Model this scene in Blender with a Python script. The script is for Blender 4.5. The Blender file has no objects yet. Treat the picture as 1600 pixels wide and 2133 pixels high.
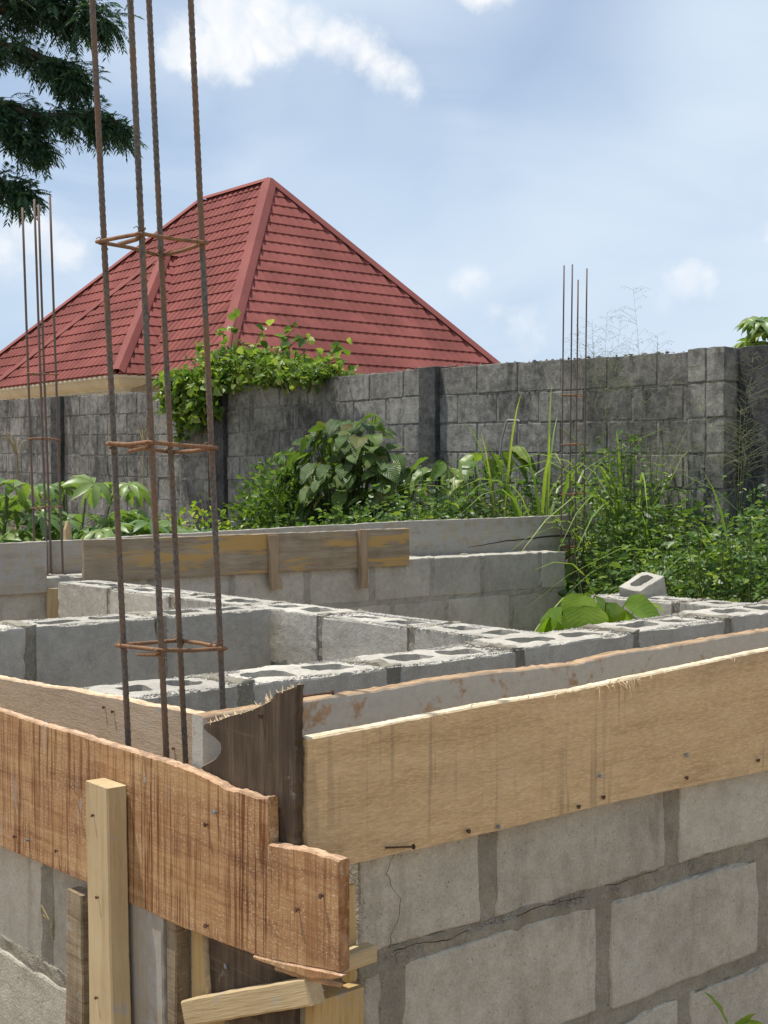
import bpy, bmesh, math, random
import numpy as np
from mathutils import Vector, Matrix, noise as mnoise

R = math.radians
random.seed(7)
rng = np.random.default_rng(7)
scene = bpy.context.scene
col = scene.collection

# ------------------------------------------------------------------ camera
# world: X runs along the right-hand wall, Y along the left-hand wall, eye height 1.6 m
HEAD = 50.0                                   # heading of the lens, degrees from +X
cam_d = bpy.data.cameras.new('camera')
cam = bpy.data.objects.new('camera', cam_d)
col.objects.link(cam)
cam.location = (0, 0, 1.6)
cam.rotation_euler = (R(90 - 1.3605), 0, R(HEAD - 90))
cam_d.sensor_fit = 'VERTICAL'
cam_d.sensor_height = 24.0
cam_d.sensor_width = 18.0
cam_d.lens = 31.505
cam_d.clip_start = 0.05
cam_d.clip_end = 2000
scene.camera = cam

# ------------------------------------------------------------------ light
SUN = Vector((-0.16, 0.30, 1.0)).normalized()          # towards the sun
SUN_EL = math.asin(SUN.z)
sd = bpy.data.lights.new('sun', 'SUN')
sd.energy = 4.6
sd.angle = R(0.53)
sd.color = (1.0, 0.955, 0.88)
sun = bpy.data.objects.new('sun', sd)
col.objects.link(sun)
sun.rotation_euler = (-SUN).to_track_quat('-Z', 'Y').to_euler()

scene.view_settings.view_transform = 'Standard'
scene.view_settings.look = 'None'
scene.view_settings.exposure = 0.15
scene.view_settings.gamma = 1.0
scene.view_settings.use_curve_mapping = False
try:
    scene.cycles.max_bounces = 6
    scene.cycles.transparent_max_bounces = 8
except Exception:
    pass


class NT:
    """small helper round a node tree"""
    def __init__(self, tree):
        self.t = tree
        self.n = tree.nodes
        self.l = tree.links

    def node(self, typ, **kw):
        nd = self.n.new(typ)
        for k, v in kw.items():
            setattr(nd, k, v)
        return nd

    def put(self, sock, v):
        if isinstance(v, bpy.types.NodeSocket):
            self.l.new(v, sock)
        elif v is not None:
            if isinstance(v, (tuple, list)) and len(v) == 3 and sock.type == 'RGBA':
                v = (*v, 1)
            sock.default_value = v

    def math(self, op, a, b=None, c=None, clamp=False):
        nd = self.node('ShaderNodeMath', operation=op, use_clamp=clamp)
        for i, v in enumerate((a, b, c)):
            if v is not None:
                self.put(nd.inputs[i], v)
        return nd.outputs[0]

    def vmath(self, op, a, b=None, out=0, scale=None):
        nd = self.node('ShaderNodeVectorMath', operation=op)
        self.put(nd.inputs[0], a)
        if b is not None:
            self.put(nd.inputs[1], b)
        if scale is not None:
            self.put(nd.inputs['Scale'], scale)
        return nd.outputs[out]

    def noise(self, vec, scale, detail=4, rough=0.55, dist=0.0, out='Fac'):
        nd = self.node('ShaderNodeTexNoise')
        self.put(nd.inputs['Vector'], vec)
        self.put(nd.inputs['Scale'], scale)
        nd.inputs['Detail'].default_value = detail
        nd.inputs['Roughness'].default_value = rough
        nd.inputs['Distortion'].default_value = dist
        return nd.outputs[out]

    def voro(self, vec, scale, feature='F1', out='Distance', rnd=1.0):
        nd = self.node('ShaderNodeTexVoronoi', feature=feature)
        self.put(nd.inputs['Vector'], vec)
        self.put(nd.inputs['Scale'], scale)
        nd.inputs['Randomness'].default_value = rnd
        return nd.outputs[out]

    def ss(self, v, a, b, o0=0.0, o1=1.0):
        nd = self.node('ShaderNodeMapRange', interpolation_type='SMOOTHSTEP')
        self.put(nd.inputs['Value'], v)
        nd.inputs['From Min'].default_value = a
        nd.inputs['From Max'].default_value = b
        nd.inputs['To Min'].default_value = o0
        nd.inputs['To Max'].default_value = o1
        return nd.outputs[0]

    def mix(self, f, a, b, mode='MIX'):
        nd = self.node('ShaderNodeMix', data_type='RGBA', blend_type=mode)
        self.put(nd.inputs[0], f)
        self.put(nd.inputs[6], a)
        self.put(nd.inputs[7], b)
        return nd.outputs[2]

    def ramp(self, f, stops):
        nd = self.node('ShaderNodeValToRGB')
        cr = nd.color_ramp
        while len(cr.elements) < len(stops):
            cr.elements.new(0.5)
        for e, (p, c) in zip(cr.elements, stops):
            e.position = p
            e.color = (*c, 1)
        self.put(nd.inputs[0], f)
        return nd.outputs[0]

    def mapping(self, vec, scale=(1, 1, 1), loc=(0, 0, 0), rot=(0, 0, 0)):
        nd = self.node('ShaderNodeMapping')
        self.put(nd.inputs['Vector'], vec)
        nd.inputs['Scale'].default_value = scale
        nd.inputs['Location'].default_value = loc
        nd.inputs['Rotation'].default_value = rot
        return nd.outputs[0]

    def bump(self, h, strength=0.5, dist=0.01, normal=None):
        nd = self.node('ShaderNodeBump')
        nd.inputs['Strength'].default_value = strength
        nd.inputs['Distance'].default_value = dist
        self.put(nd.inputs['Height'], h)
        if normal is not None:
            self.put(nd.inputs['Normal'], normal)
        return nd.outputs[0]


# ------------------------------------------------------------------ sky
def sky_dir(az, el):
    a = R(HEAD - az)
    return (math.cos(a) * math.cos(R(el)), math.sin(a) * math.cos(R(el)), math.sin(R(el)))


world = bpy.data.worlds.new('World')
scene.world = world
world.use_nodes = True
w = NT(world.node_tree)
w.n.clear()
sky = w.node('ShaderNodeTexSky', sky_type='NISHITA')
sky.sun_disc = False
sky.sun_elevation = SUN_EL
sky.sun_rotation = math.atan2(SUN.x, SUN.y)
sky.altitude = 100
sky.air_density = 1.0
sky.dust_density = 1.5
sky.ozone_density = 1.5
SKY_K = 0.10
d0 = w.node('ShaderNodeTexCoord').outputs['Generated']
sep = w.node('ShaderNodeSeparateXYZ')
w.put(sep.inputs[0], d0)
up = w.math('MAXIMUM', sep.outputs[2], 0.0)
# flat layer coordinates, so that far cloud flattens toward the horizon
inv = w.math('DIVIDE', 1.0, w.math('ADD', up, 0.22))
flat = w.vmath('SCALE', d0, scale=inv)
veil_n = w.noise(w.mapping(flat, (1.0, 1.0, 0.6), (3.1, 0.7, 0)), 1.55, 5, 0.5, 0.5)
veil = w.ss(veil_n, 0.30, 0.66)
# openings of clear blue and banks of cumulus
warp = w.vmath('SCALE', w.vmath('SUBTRACT', w.noise(d0, 14, 3, 0.6, 0, 'Color'), (0.5, 0.5, 0.5)), scale=0.034)
warp2 = w.vmath('SCALE', w.vmath('SUBTRACT', w.noise(d0, 50, 4, 0.65, 0, 'Color'), (0.5, 0.5, 0.5)), scale=0.024)
d1 = w.vmath('ADD', w.vmath('ADD', d0, warp), warp2)
d2 = w.vmath('ADD', d0, warp)


def field(coord, blobs):
    best = None
    for az, el, r in blobs:
        dist = w.vmath('DISTANCE', coord, sky_dir(az, el), out=1)
        f = w.math('SUBTRACT', R(r), dist)
        best = f if best is None else w.math('MAXIMUM', best, f)
    return best


CLEAR = [(7.5, 17.5, 4.2), (5.0, 19.5, 2.5), (-0.8, 14.6, 3.0), (-10, 22, 4.0), (-40, 20, 8), (40, 26, 8), (110, 30, 10), (-110, 30, 10), (180, 25, 10)]
CUM = [(-6.3, 18.9, 1.5), (-4.9, 19.1, 1.1), (-8.1, 17.6, 1.25), (-6.6, 17.5, 1.4), (-3.3, 18.4, 1.05), (-4.8, 17.9, 1.2),
       (-2.2, 18.0, 1.0), (-1.4, 17.7, 0.95), (-0.7, 17.4, 0.9), (0.0, 17.0, 0.8), (0.6, 16.6, 0.7), (1.1, 16.2, 0.55),
       (-14.2, 10.0, 1.3), (-13.0, 9.2, 1.0), (-15.4, 9.2, 0.9),
       (12.4, 8.2, 0.8), (13.2, 8.0, 0.6), (11.6, 7.6, 0.5), (5.9, 6.6, 0.6), (6.5, 6.1, 0.5), (4.9, 6.9, 0.5),
       (3.7, 8.4, 0.7), (17.5, 10.0, 1.6), (4.5, 21.0, 2.0), (1.0, 22.0, 2.0), (-32, 16, 5), (32, 16, 5), (-75, 30, 9), (75, 27, 9), (150, 35, 10), (-140, 28, 9)]
BODY = [(-5.5, 16.6, 2.6), (-2.5, 16.2, 2.3), (0.0, 15.4, 1.9), (-8.0, 15.6, 1.8)]
body = w.ss(field(d2, BODY), -0.012, 0.03)
clear = w.ss(field(d2, CLEAR), -0.045, 0.05)
fc = field(d1, CUM)
veil = w.math('MULTIPLY', veil, w.math('SUBTRACT', 1.0, w.math('MULTIPLY', clear, 0.8)))
veil = w.math('ADD', w.math('MULTIPLY', veil, 0.70), 0.27)
haze = w.ss(up, 0.0, 0.42, 0.78, 0.0)
sky_c = w.vmath('SCALE', sky.outputs[0], scale=SKY_K)
sky_c = w.vmath('MULTIPLY', sky_c, (0.93, 1.0, 1.10))
c1 = w.mix(haze, sky_c, (0.46, 0.62, 0.82))
c2 = w.mix(veil, c1, (0.61, 0.715, 0.845))
cden = w.math('MULTIPLY', w.ss(fc, -0.006, 0.013), w.ss(fc, 0.030, 0.075, 1.0, 0.8))
puff = w.noise(d0, 22, 4, 0.55, 0.6)
cshade = w.mix(w.ss(puff, 0.30, 0.62), (0.76, 0.81, 0.88), (0.98, 0.97, 0.96))
# cumulus thins out below its sunny crown
low = w.ss(w.noise(w.mapping(d0, (1, 1, 1.6)), 7, 3, 0.5), 0.25, 0.5, 0.6, 1.0)
elev_fade = w.ss(up, 0.06, 0.30, 0.35, 0.92)
SOFT = [(14, 17, 4.5), (10, 11.5, 4.5), (-1, 9.5, 4.5), (17, 7, 4), (3.5, 20.5, 2.5), (-30, 12, 7), (35, 14, 8)]
soft = w.ss(field(d2, SOFT), -0.07, 0.06)
c2 = w.mix(w.math("MULTIPLY", soft, 0.48), c2, (0.65, 0.76, 0.88))
c2 = w.mix(w.math('MULTIPLY', body, 0.7), c2, (0.49, 0.605, 0.76))
cden = w.math('MULTIPLY', w.math('MULTIPLY', cden, low), elev_fade)
c3 = w.mix(cden, c2, cshade)
bg = w.node('ShaderNodeBackground')
w.put(bg.inputs[0], c3)
bg.inputs[1].default_value = 1.0
world.cycles.sampling_method = 'NONE'
wo = w.node('ShaderNodeOutputWorld')
w.l.new(bg.outputs[0], wo.inputs[0])


# ------------------------------------------------------------------ helpers
def mesh_data(name, verts, faces, mat=None, smooth=False):
    me = bpy.data.meshes.new(name)
    me.from_pydata([tuple(v) for v in verts], [], faces)
    if mat is not None:
        me.materials.append(mat)
    if smooth:
        me.polygons.foreach_set('use_smooth', [True] * len(me.polygons))
    me.update()
    return me


def obj(name, me, parent=None, loc=None, rot=None, **props):
    o = bpy.data.objects.new(name, me)
    col.objects.link(o)
    if parent is not None:
        o.parent = parent
    if loc is not None:
        o.location = loc
    if rot is not None:
        o.rotation_euler = rot
    for k, v in props.items():
        o[k] = v
    return o


def thing(name, label, cat, loc=(0, 0, 0), group=None):
    o = obj(name, None, None, loc)
    o.empty_display_size = 0.1
    o['label'] = label
    o['category'] = cat
    if group:
        o['group'] = group
    return o


def tag(o, label, cat, group=None):
    o['label'] = label
    o['category'] = cat
    if group:
        o['group'] = group
    return o


def fbm(p, seed, octv=3):
    v = 0.0
    a = 0.5
    q = Vector((p[0] + seed * 7.31, p[1] - seed * 3.17, p[2] + seed * 1.73))
    for _ in range(octv):
        v += a * mnoise.noise(q)
        q = q * 2.03
        a *= 0.5
    return v


class Acc:
    """collects shapes into one mesh"""
    def __init__(self):
        self.v = []
        self.f = []

    def add(self, verts, faces):
        b = len(self.v)
        self.v.extend(verts)
        self.f.extend([tuple(i + b for i in f) for f in faces])

    def box(self, lo, hi):
        x0, y0, z0 = lo
        x1, y1, z1 = hi
        self.add([(x0, y0, z0), (x1, y0, z0), (x1, y1, z0), (x0, y1, z0), (x0, y0, z1), (x1, y0, z1), (x1, y1, z1), (x0, y1, z1)],
                 [(0, 3, 2, 1), (4, 5, 6, 7), (0, 1, 5, 4), (1, 2, 6, 5), (2, 3, 7, 6), (3, 0, 4, 7)])

    def tube(self, pts, rad, n=6, cap=True):
        pts = [Vector(p) for p in pts]
        m = len(pts)
        rads = rad if isinstance(rad, (list, tuple)) else [rad] * m
        vs = []
        prev = None
        for i, p in enumerate(pts):
            t = (pts[min(i + 1, m - 1)] - pts[max(i - 1, 0)])
            if t.length < 1e-9:
                t = Vector((0, 0, 1))
            t.normalize()
            if prev is None:
                a = t.orthogonal().normalized()
            else:
                a = (prev - t * prev.dot(t))
                if a.length < 1e-6:
                    a = t.orthogonal()
                a.normalize()
            prev = a
            b = t.cross(a)
            for k in range(n):
                th = 2 * math.pi * k / n
                vs.append(tuple(p + (a * math.cos(th) + b * math.sin(th)) * rads[i]))
        fs = []
        for i in range(m - 1):
            for k in range(n):
                k2 = (k + 1) % n
                fs.append((i * n + k, i * n + k2, (i + 1) * n + k2, (i + 1) * n + k))
        if cap:
            fs.append(tuple(range(n - 1, -1, -1)))
            fs.append(tuple((m - 1) * n + k for k in range(n)))
        self.add(vs, fs)

    def mesh(self, name, mat, smooth=False):
        return mesh_data(name, self.v, self.f, mat, smooth)


def lines(L, res, r):
    n = max(2, int(round((L - 2 * r) / res)))
    return [0.0] + list(np.linspace(r, L - r, n + 1)) + [L]


def solid(dims, res=0.03, r=0.006, rough=0.0025, seed=0, holes=(), nobottom=False, chip=0.0, top_rough=0.0, nf=14.0):
    """rounded, rough block with origin at its low corner; holes are (x0,x1,y0,y1) cavities through it"""
    L, W, H = dims
    xs, ys, zs = lines(L, res, r), lines(W, res, r), lines(H, res, r)
    if holes:
        for h in holes:
            xs += [h[0], h[0] + 0.018, h[1] - 0.018, h[1]]
            ys += [h[2], h[2] + 0.018, h[3] - 0.018, h[3]]
        def clean(v, keep):
            v = sorted(set(round(a, 5) for a in v))
            out = []
            for a in v:
                k = any(abs(a - q) < 1e-5 for q in keep)
                if out and a - out[-1][0] < 0.007:
                    if k and not out[-1][1]:
                        out[-1] = (a, True)
                        continue
                    if not k:
                        continue
                out.append((a, k))
            return [a for a, _ in out]
        kx = [0, L] + [h[i] for h in holes for i in (0, 1)]
        ky = [0, W] + [h[i] for h in holes for i in (2, 3)]
        xs, ys = clean(xs, kx), clean(ys, ky)
    nx, ny, nz = len(xs) - 1, len(ys) - 1, len(zs) - 1
    def hole(i, j):
        if i < 0 or j < 0 or i >= nx or j >= ny:
            return True
        cx, cy = (xs[i] + xs[i + 1]) / 2, (ys[j] + ys[j + 1]) / 2
        return any(h[0] < cx < h[1] and h[2] < cy < h[3] for h in holes)
    idx = {}
    vs, fs = [], []
    def V(i, j, k):
        key = (i, j, k)
        if key not in idx:
            p = [xs[i], ys[j], zs[k]]
            q = [min(max(p[0], r), L - r), min(max(p[1], r), W - r), min(max(p[2], r), H - r)]
            d = Vector([p[a] - q[a] for a in range(3)])
            na = sum(1 for a in range(3) if abs(d[a]) > 1e-6)
            if na >= 2:
                d = d.normalized() * r
            e = Vector(q) + d
            # round the cavity corners
            for h in holes:
                for cx, sx in ((h[0], 1), (h[1], -1)):
                    for cy, sy in ((h[2], 1), (h[3], -1)):
                        if abs(p[0] - cx) < 1e-4 and abs(p[1] - cy) < 1e-4:
                            e.x += sx * 0.007
                            e.y += sy * 0.007
            s = e * nf
            n3 = Vector((fbm(s, seed), fbm(s, seed + 11), fbm(s, seed + 23)))
            e2 = e + n3 * rough * 2
            if na >= 2 and chip:
                c = max(0.0, fbm(e * 11, seed + 5) - 0.10) * chip * 5
                cdir = Vector((L / 2, W / 2, H / 2)) - e
                dd = Vector([-d[a] / (abs(d[a]) + 1e-9) if abs(d[a]) > 1e-6 else 0 for a in range(3)])
                e2 += dd * c
            if top_rough and k == nz:
                e2.z += fbm(e * 16, seed + 3) * top_rough * 1.6 + fbm(e * 60, seed + 9) * top_rough * 0.8
            idx[key] = len(vs)
            vs.append(e2)
        return idx[key]
    for i in range(nx):
        for j in range(ny):
            if hole(i, j):
                continue
            fs.append((V(i, j, nz), V(i + 1, j, nz), V(i + 1, j + 1, nz), V(i, j + 1, nz)))
            if not nobottom:
                fs.append((V(i, j, 0), V(i, j + 1, 0), V(i + 1, j + 1, 0), V(i + 1, j, 0)))
            for k in range(nz):
                if hole(i - 1, j):
                    fs.append((V(i, j, k), V(i, j, k + 1), V(i, j + 1, k + 1), V(i, j + 1, k)))
                if hole(i + 1, j):
                    fs.append((V(i + 1, j, k), V(i + 1, j + 1, k), V(i + 1, j + 1, k + 1), V(i + 1, j, k + 1)))
                if hole(i, j - 1):
                    fs.append((V(i, j, k), V(i + 1, j, k), V(i + 1, j, k + 1), V(i, j, k + 1)))
                if hole(i, j + 1):
                    fs.append((V(i, j + 1, k), V(i, j + 1, k + 1), V(i + 1, j + 1, k + 1), V(i + 1, j + 1, k)))
    return vs, fs


OCT_V = np.array([(1, 0, 0), (-1, 0, 0), (0, 1, 0), (0, -1, 0), (0, 0, 1), (0, 0, -1)], float)
OCT_F = [(0, 2, 4), (2, 1, 4), (1, 3, 4), (3, 0, 4), (2, 0, 5), (1, 2, 5), (3, 1, 5), (0, 3, 5)]


def crumbs(acc, p, s):
    v = OCT_V * s * rng.uniform(0.6, 1.3, (6, 1)) * rng.uniform(0.7, 1.3, (1, 3))
    v[:, 2] *= 0.75
    a = rng.uniform(0, 6.28)
    c, sn = math.cos(a), math.sin(a)
    v = np.column_stack((v[:, 0] * c - v[:, 1] * sn, v[:, 0] * sn + v[:, 1] * c, v[:, 2]))
    acc.add([tuple(q) for q in (v + np.array(p))], OCT_F)


# ------------------------------------------------------------------ materials
def new_mat(name):
    m = bpy.data.materials.new(name)
    m.use_nodes = True
    t = NT(m.node_tree)
    t.n.clear()
    b = t.node('ShaderNodeBsdfPrincipled')
    o = t.node('ShaderNodeOutputMaterial')
    t.l.new(b.outputs[0], o.inputs[0])
    return m, t, b


def spec(b, v):
    b.inputs['Specular IOR Level'].default_value = v


def mat_concrete(name, lo, hi, stain=(0.10, 0.095, 0.085), stain_amt=0.35, pit=0.5, rnd=0.18, grain=0.0022, bump=0.6):
    m, t, b = new_mat(name)
    pos = t.node('ShaderNodeNewGeometry').outputs['Position']
    rand = t.node('ShaderNodeObjectInfo').outputs['Random']
    big = t.noise(pos, 5.0, 5, 0.6)
    mid = t.noise(pos, 28, 5, 0.65)
    fine = t.noise(pos, 420, 3, 0.7)
    f = t.math('ADD', t.math('MULTIPLY', big, 0.55), t.math('MULTIPLY', mid, 0.45))
    c = t.mix(t.ss(f, 0.36, 0.64), lo, hi)
    st = t.ss(t.noise(t.mapping(pos, (1, 1, 0.35), (4, 2, 1)), 9, 6, 0.65), 0.52, 0.74)
    c = t.mix(t.math('MULTIPLY', st, stain_amt), c, stain)
    g150 = t.noise(pos, 170, 3, 0.75)
    c = t.mix(t.ss(fine, 0.30, 0.70, 0.0, 0.40), t.vmath('SCALE', c, scale=1.09), t.vmath('SCALE', c, scale=0.66))
    c = t.mix(t.ss(g150, 0.34, 0.68, 0.0, 0.42), t.vmath('SCALE', c, scale=1.10), t.vmath('SCALE', c, scale=0.68))
    scuff = t.ss(t.noise(t.mapping(pos, (30, 30, 6), (1, 5, 2), (0, 0.5, 0.3)), 1.0, 5, 0.7), 0.62, 0.72)
    c = t.mix(t.math('MULTIPLY', scuff, 0.35), c, t.vmath('SCALE', c, scale=0.6))
    v = t.voro(pos, 120)
    pits = t.ss(v, 0.05, 0.22)
    pm = t.ss(t.noise(pos, 60, 2), 0.5, 0.62)
    pitf = t.math('SUBTRACT', 1.0, t.math('MULTIPLY', t.math('SUBTRACT', 1.0, pits), pm))
    c = t.mix(t.math('MULTIPLY', t.math('SUBTRACT', 1.0, pitf), pit), c, t.vmath('SCALE', c, scale=0.45))
    k = t.math('ADD', 1.0 - rnd / 2, t.math('MULTIPLY', rand, rnd))
    c = t.vmath('SCALE', c, scale=k)
    t.put(b.inputs['Base Color'], c)
    b.inputs['Roughness'].default_value = 0.94
    spec(b, 0.15)
    h = t.math('ADD', t.math('MULTIPLY', g150, 0.8), t.math('ADD', t.math('MULTIPLY', mid, 1.4), t.math('MULTIPLY', pitf, 0.5)))
    t.put(b.inputs['Normal'], t.bump(h, bump, grain * 2.2))
    return m


M_block = mat_concrete('block_concrete', (0.37, 0.345, 0.29), (0.49, 0.46, 0.395), stain_amt=0.28)
M_blockn = mat_concrete('near_block_concrete', (0.40, 0.365, 0.295), (0.53, 0.49, 0.405), stain=(0.25, 0.22, 0.17), stain_amt=0.75, rnd=0.26, pit=0.8, grain=0.0030, bump=0.9)
M_mortar = mat_concrete('mortar', (0.25, 0.225, 0.175), (0.36, 0.33, 0.262), stain=(0.16, 0.14, 0.105), stain_amt=0.5, grain=0.005, bump=0.9)
M_mortarm = mat_concrete('flush_mortar', (0.36, 0.335, 0.285), (0.48, 0.45, 0.385), stain=(0.2, 0.18, 0.145), stain_amt=0.5, grain=0.004, bump=0.9)
M_mortarl = mat_concrete('pale_mortar', (0.44, 0.42, 0.375), (0.58, 0.555, 0.50), stain_amt=0.2, grain=0.004, bump=0.9)


def mat_fence():
    m, t, b = new_mat('weathered_block')
    pos = t.node('ShaderNodeNewGeometry').outputs['Position']
    rand = t.node('ShaderNodeObjectInfo').outputs['Random']
    big = t.noise(pos, 1.6, 5, 0.6)
    mid = t.noise(pos, 14, 6, 0.7)
    fine = t.noise(pos, 130, 3, 0.7)
    f = t.math('ADD', t.math('MULTIPLY', big, 0.5), t.math('MULTIPLY', mid, 0.5))
    c = t.ramp(f, [(0.33, (0.06, 0.058, 0.054)), (0.46, (0.18, 0.172, 0.155)), (0.56, (0.30, 0.285, 0.255)), (0.72, (0.40, 0.375, 0.33))])
    # rain streaks of black growth, running down from the coping
    st = t.noise(t.mapping(pos, (3.2, 3.2, 1.1)), 1.0, 7, 0.7, 0.6)
    sep = t.node('ShaderNodeSeparateXYZ')
    t.put(sep.inputs[0], pos)
    k = t.math('MULTIPLY', t.ss(st, 0.45, 0.66), 0.66)
    c = t.mix(k, c, (0.032, 0.033, 0.034))
    wash = t.ss(t.noise(t.mapping(pos, (9, 9, 4.0), (7, 3, 2)), 1.0, 6, 0.7, 0.8), 0.55, 0.72)
    c = t.mix(t.math('MULTIPLY', wash, 0.4), c, (0.34, 0.335, 0.31))
    c = t.mix(t.ss(fine, 0.35, 0.68, 0.0, 0.45), t.vmath('SCALE', c, scale=1.12), t.vmath('SCALE', c, scale=0.5))
    c = t.vmath('SCALE', c, scale=t.math('ADD', 0.88, t.math('MULTIPLY', rand, 0.24)))
    t.put(b.inputs['Base Color'], c)
    b.inputs['Roughness'].default_value = 0.95
    spec(b, 0.12)
    h = t.math('ADD', fine, t.math('MULTIPLY', mid, 2.0))
    t.put(b.inputs['Normal'], t.bump(h, 0.8, 0.008))
    return m


M_fence = mat_fence()
M_pier = mat_concrete('dark_concrete', (0.05, 0.051, 0.05), (0.12, 0.118, 0.113), stain=(0.03, 0.03, 0.03), stain_amt=0.6, grain=0.008, bump=0.9)  # plain dark tone, also used to paint the quoin pier's shaded side
M_fmort = mat_concrete('old_mortar', (0.15, 0.143, 0.13), (0.32, 0.305, 0.275), stain=(0.05, 0.05, 0.05), stain_amt=0.75, grain=0.008, bump=0.9)


def mat_wood(name, cols, saw=0.0, grain=0.6, cement=0.0, cement_col=(0.36, 0.36, 0.345), marks=0.0, glint=0.0, fuzz=0.0, patch=None, edge_col=None, rough=0.8, gscale=1.0, edge_ax=2):
    """board material: local x along the board, local z across it"""
    m, t, b = new_mat(name)
    oc = t.node('ShaderNodeTexCoord').outputs['Object']
    rand = t.node('ShaderNodeObjectInfo').outputs['Random']
    off = t.vmath('ADD', oc, t.vmath('SCALE', (3.7, 5.1, 9.3), scale=rand))
    g1 = t.noise(t.mapping(off, (2.2, 30, 30)), 1.0 * gscale, 5, 0.6, 0.6)
    g2 = t.noise(t.mapping(off, (14, 260, 260)), 1.0 * gscale, 4, 0.6, 0.2)
    blot = t.noise(off, 7.5, 5, 0.6)
    f = t.math('ADD', t.math('MULTIPLY', g1, 0.45), t.math('ADD', t.math('MULTIPLY', g2, 0.25), t.math('MULTIPLY', blot, 0.30)))
    c = t.ramp(f, [(0.34, cols[0]), (0.48, cols[1]), (0.62, cols[2])])
    h = t.math('ADD', t.math('MULTIPLY', g1, grain), t.math('MULTIPLY', g2, grain * 0.5))
    if patch:
        pf = t.ss(t.noise(t.mapping(off, (1.6, 13, 13), (1, 2, 3)), 1.0, 4, 0.6, 0.5), 0.50, 0.58)
        c = t.mix(t.math('MULTIPLY', pf, 0.85), c, patch)
    if saw > 0:
        # circular-saw scores running straight across the board
        s1 = t.noise(t.mapping(oc, (70, 4, 1.6)), 1.0, 6, 0.78)
        s2 = t.noise(t.mapping(oc, (310, 20, 9)), 1.0, 3, 0.7)
        lines_ = t.math('ADD', t.math('MULTIPLY', s1, 0.7), t.math('MULTIPLY', s2, 0.3))
        band = t.ss(t.noise(t.mapping(oc, (6, 3, 2)), 1.0, 3), 0.33, 0.58, 0.35, 1.0)
        dk = t.math('MULTIPLY', t.math('MULTIPLY', t.ss(lines_, 0.515, 0.44), band), saw)
        c = t.mix(dk, c, t.vmath('MULTIPLY', c, (0.40, 0.27, 0.19)))
        # torn fibres between the scores, their sunlit glints painted in pale
        fa = t.ss(t.noise(t.mapping(oc, (300, 60, 30)), 1.0, 4, 0.75), 0.54, 0.64)
        fb = t.ss(t.noise(t.mapping(oc, (110, 40, 330), rot=(0, 0.3, 0)), 1.0, 4, 0.75), 0.53, 0.62)
        fib = t.math('MULTIPLY', t.math('MAXIMUM', t.math('MULTIPLY', fa, 0.55), fb), t.ss(lines_, 0.44, 0.54))
        fib = t.math('MULTIPLY', fib, t.ss(t.noise(off, 7, 4, 0.6), 0.34, 0.56, 0.25, 1.0))
        c = t.mix(t.math('MULTIPLY', fib, glint), c, (0.78, 0.57, 0.33))
        gw = t.math('MULTIPLY', t.ss(t.noise(t.mapping(oc, (22, 6, 5)), 1.0, 6, 0.7), 0.56, 0.68), t.ss(t.noise(oc, 3.1, 2), 0.46, 0.60))
        c = t.mix(t.math('MULTIPLY', gw, 0.85), c, (0.44, 0.43, 0.41))
        h = t.math('ADD', t.math('MULTIPLY', h, 0.3), t.math('ADD', t.math('MULTIPLY', lines_, 2.0), t.math('MULTIPLY', fib, 0.8)))
    if fuzz > 0:
        fz = t.noise(t.mapping(off, (60, 40, 480), rot=(0, 0.25, 0)), 1.0, 4, 0.7)
        fz2 = t.noise(t.mapping(off, (70, 40, 330), rot=(0, -0.35, 0)), 1.0, 4, 0.7)
        ff = t.math('MULTIPLY', t.math('ADD', fz, fz2), 0.5)
        c = t.mix(t.ss(ff, 0.47, 0.62, 0.0, fuzz), c, t.vmath('MULTIPLY', cols[2], (1.25, 1.2, 1.12)))
        c = t.mix(t.ss(ff, 0.50, 0.36, 0.0, fuzz * 0.6), c, cols[0])
        h = t.math('ADD', h, t.math('MULTIPLY', ff, 1.2))
    if marks > 0:
        mk = t.noise(t.mapping(off, (52, 5, 2.0), rot=(0, 0.30, 0)), 1.0, 3, 0.55)
        mk2 = t.noise(t.mapping(off, (40, 5, 1.4), (3, 1, 2), rot=(0, -0.05, 0)), 1.0, 2, 0.5)
        mm = t.math('MULTIPLY', t.math('MAXIMUM', t.ss(mk, 0.60, 0.66), t.ss(mk2, 0.63, 0.69)), t.ss(t.noise(off, 3.4, 3), 0.42, 0.60))
        c = t.mix(t.math('MULTIPLY', mm, marks * 0.8), c, (0.22, 0.165, 0.105))
        dm = t.ss(t.noise(t.mapping(off, (2.0, 3, 9), (2, 0, 5)), 1.0, 5, 0.65), 0.52, 0.68)
        sx_ = t.node('ShaderNodeSeparateXYZ')
        t.put(sx_.inputs[0], oc)
        dm = t.math('MULTIPLY', dm, t.ss(sx_.outputs[0], 1.75, 2.15, 0.25, 1.0))
        c = t.mix(t.math('MULTIPLY', dm, marks * 0.75), c, (0.19, 0.135, 0.085))
    if cement > 0:
        cm = t.noise(off, 16, 7, 0.72)
        cf = t.ss(cm, 0.66 - cement * 0.34, 0.74 - cement * 0.30)
        c = t.mix(t.math('MULTIPLY', cf, 0.93), c, t.mix(t.noise(off, 90, 3), t.vmath('SCALE', cement_col, scale=0.8), t.vmath('SCALE', cement_col, scale=1.15)))
    if edge_col:
        nz = t.node('ShaderNodeSeparateXYZ')
        t.put(nz.inputs[0], t.node('ShaderNodeTexCoord').outputs['Normal'])
        ef = t.ss(t.math('ABSOLUTE', nz.outputs[edge_ax]), 0.55, 0.8)
        c = t.mix(ef, c, t.mix(t.ss(t.noise(t.mapping(off, (20, 60, 60)), 1.0, 4), 0.4, 0.62), edge_col, t.vmath('SCALE', edge_col, scale=0.6)))
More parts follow.
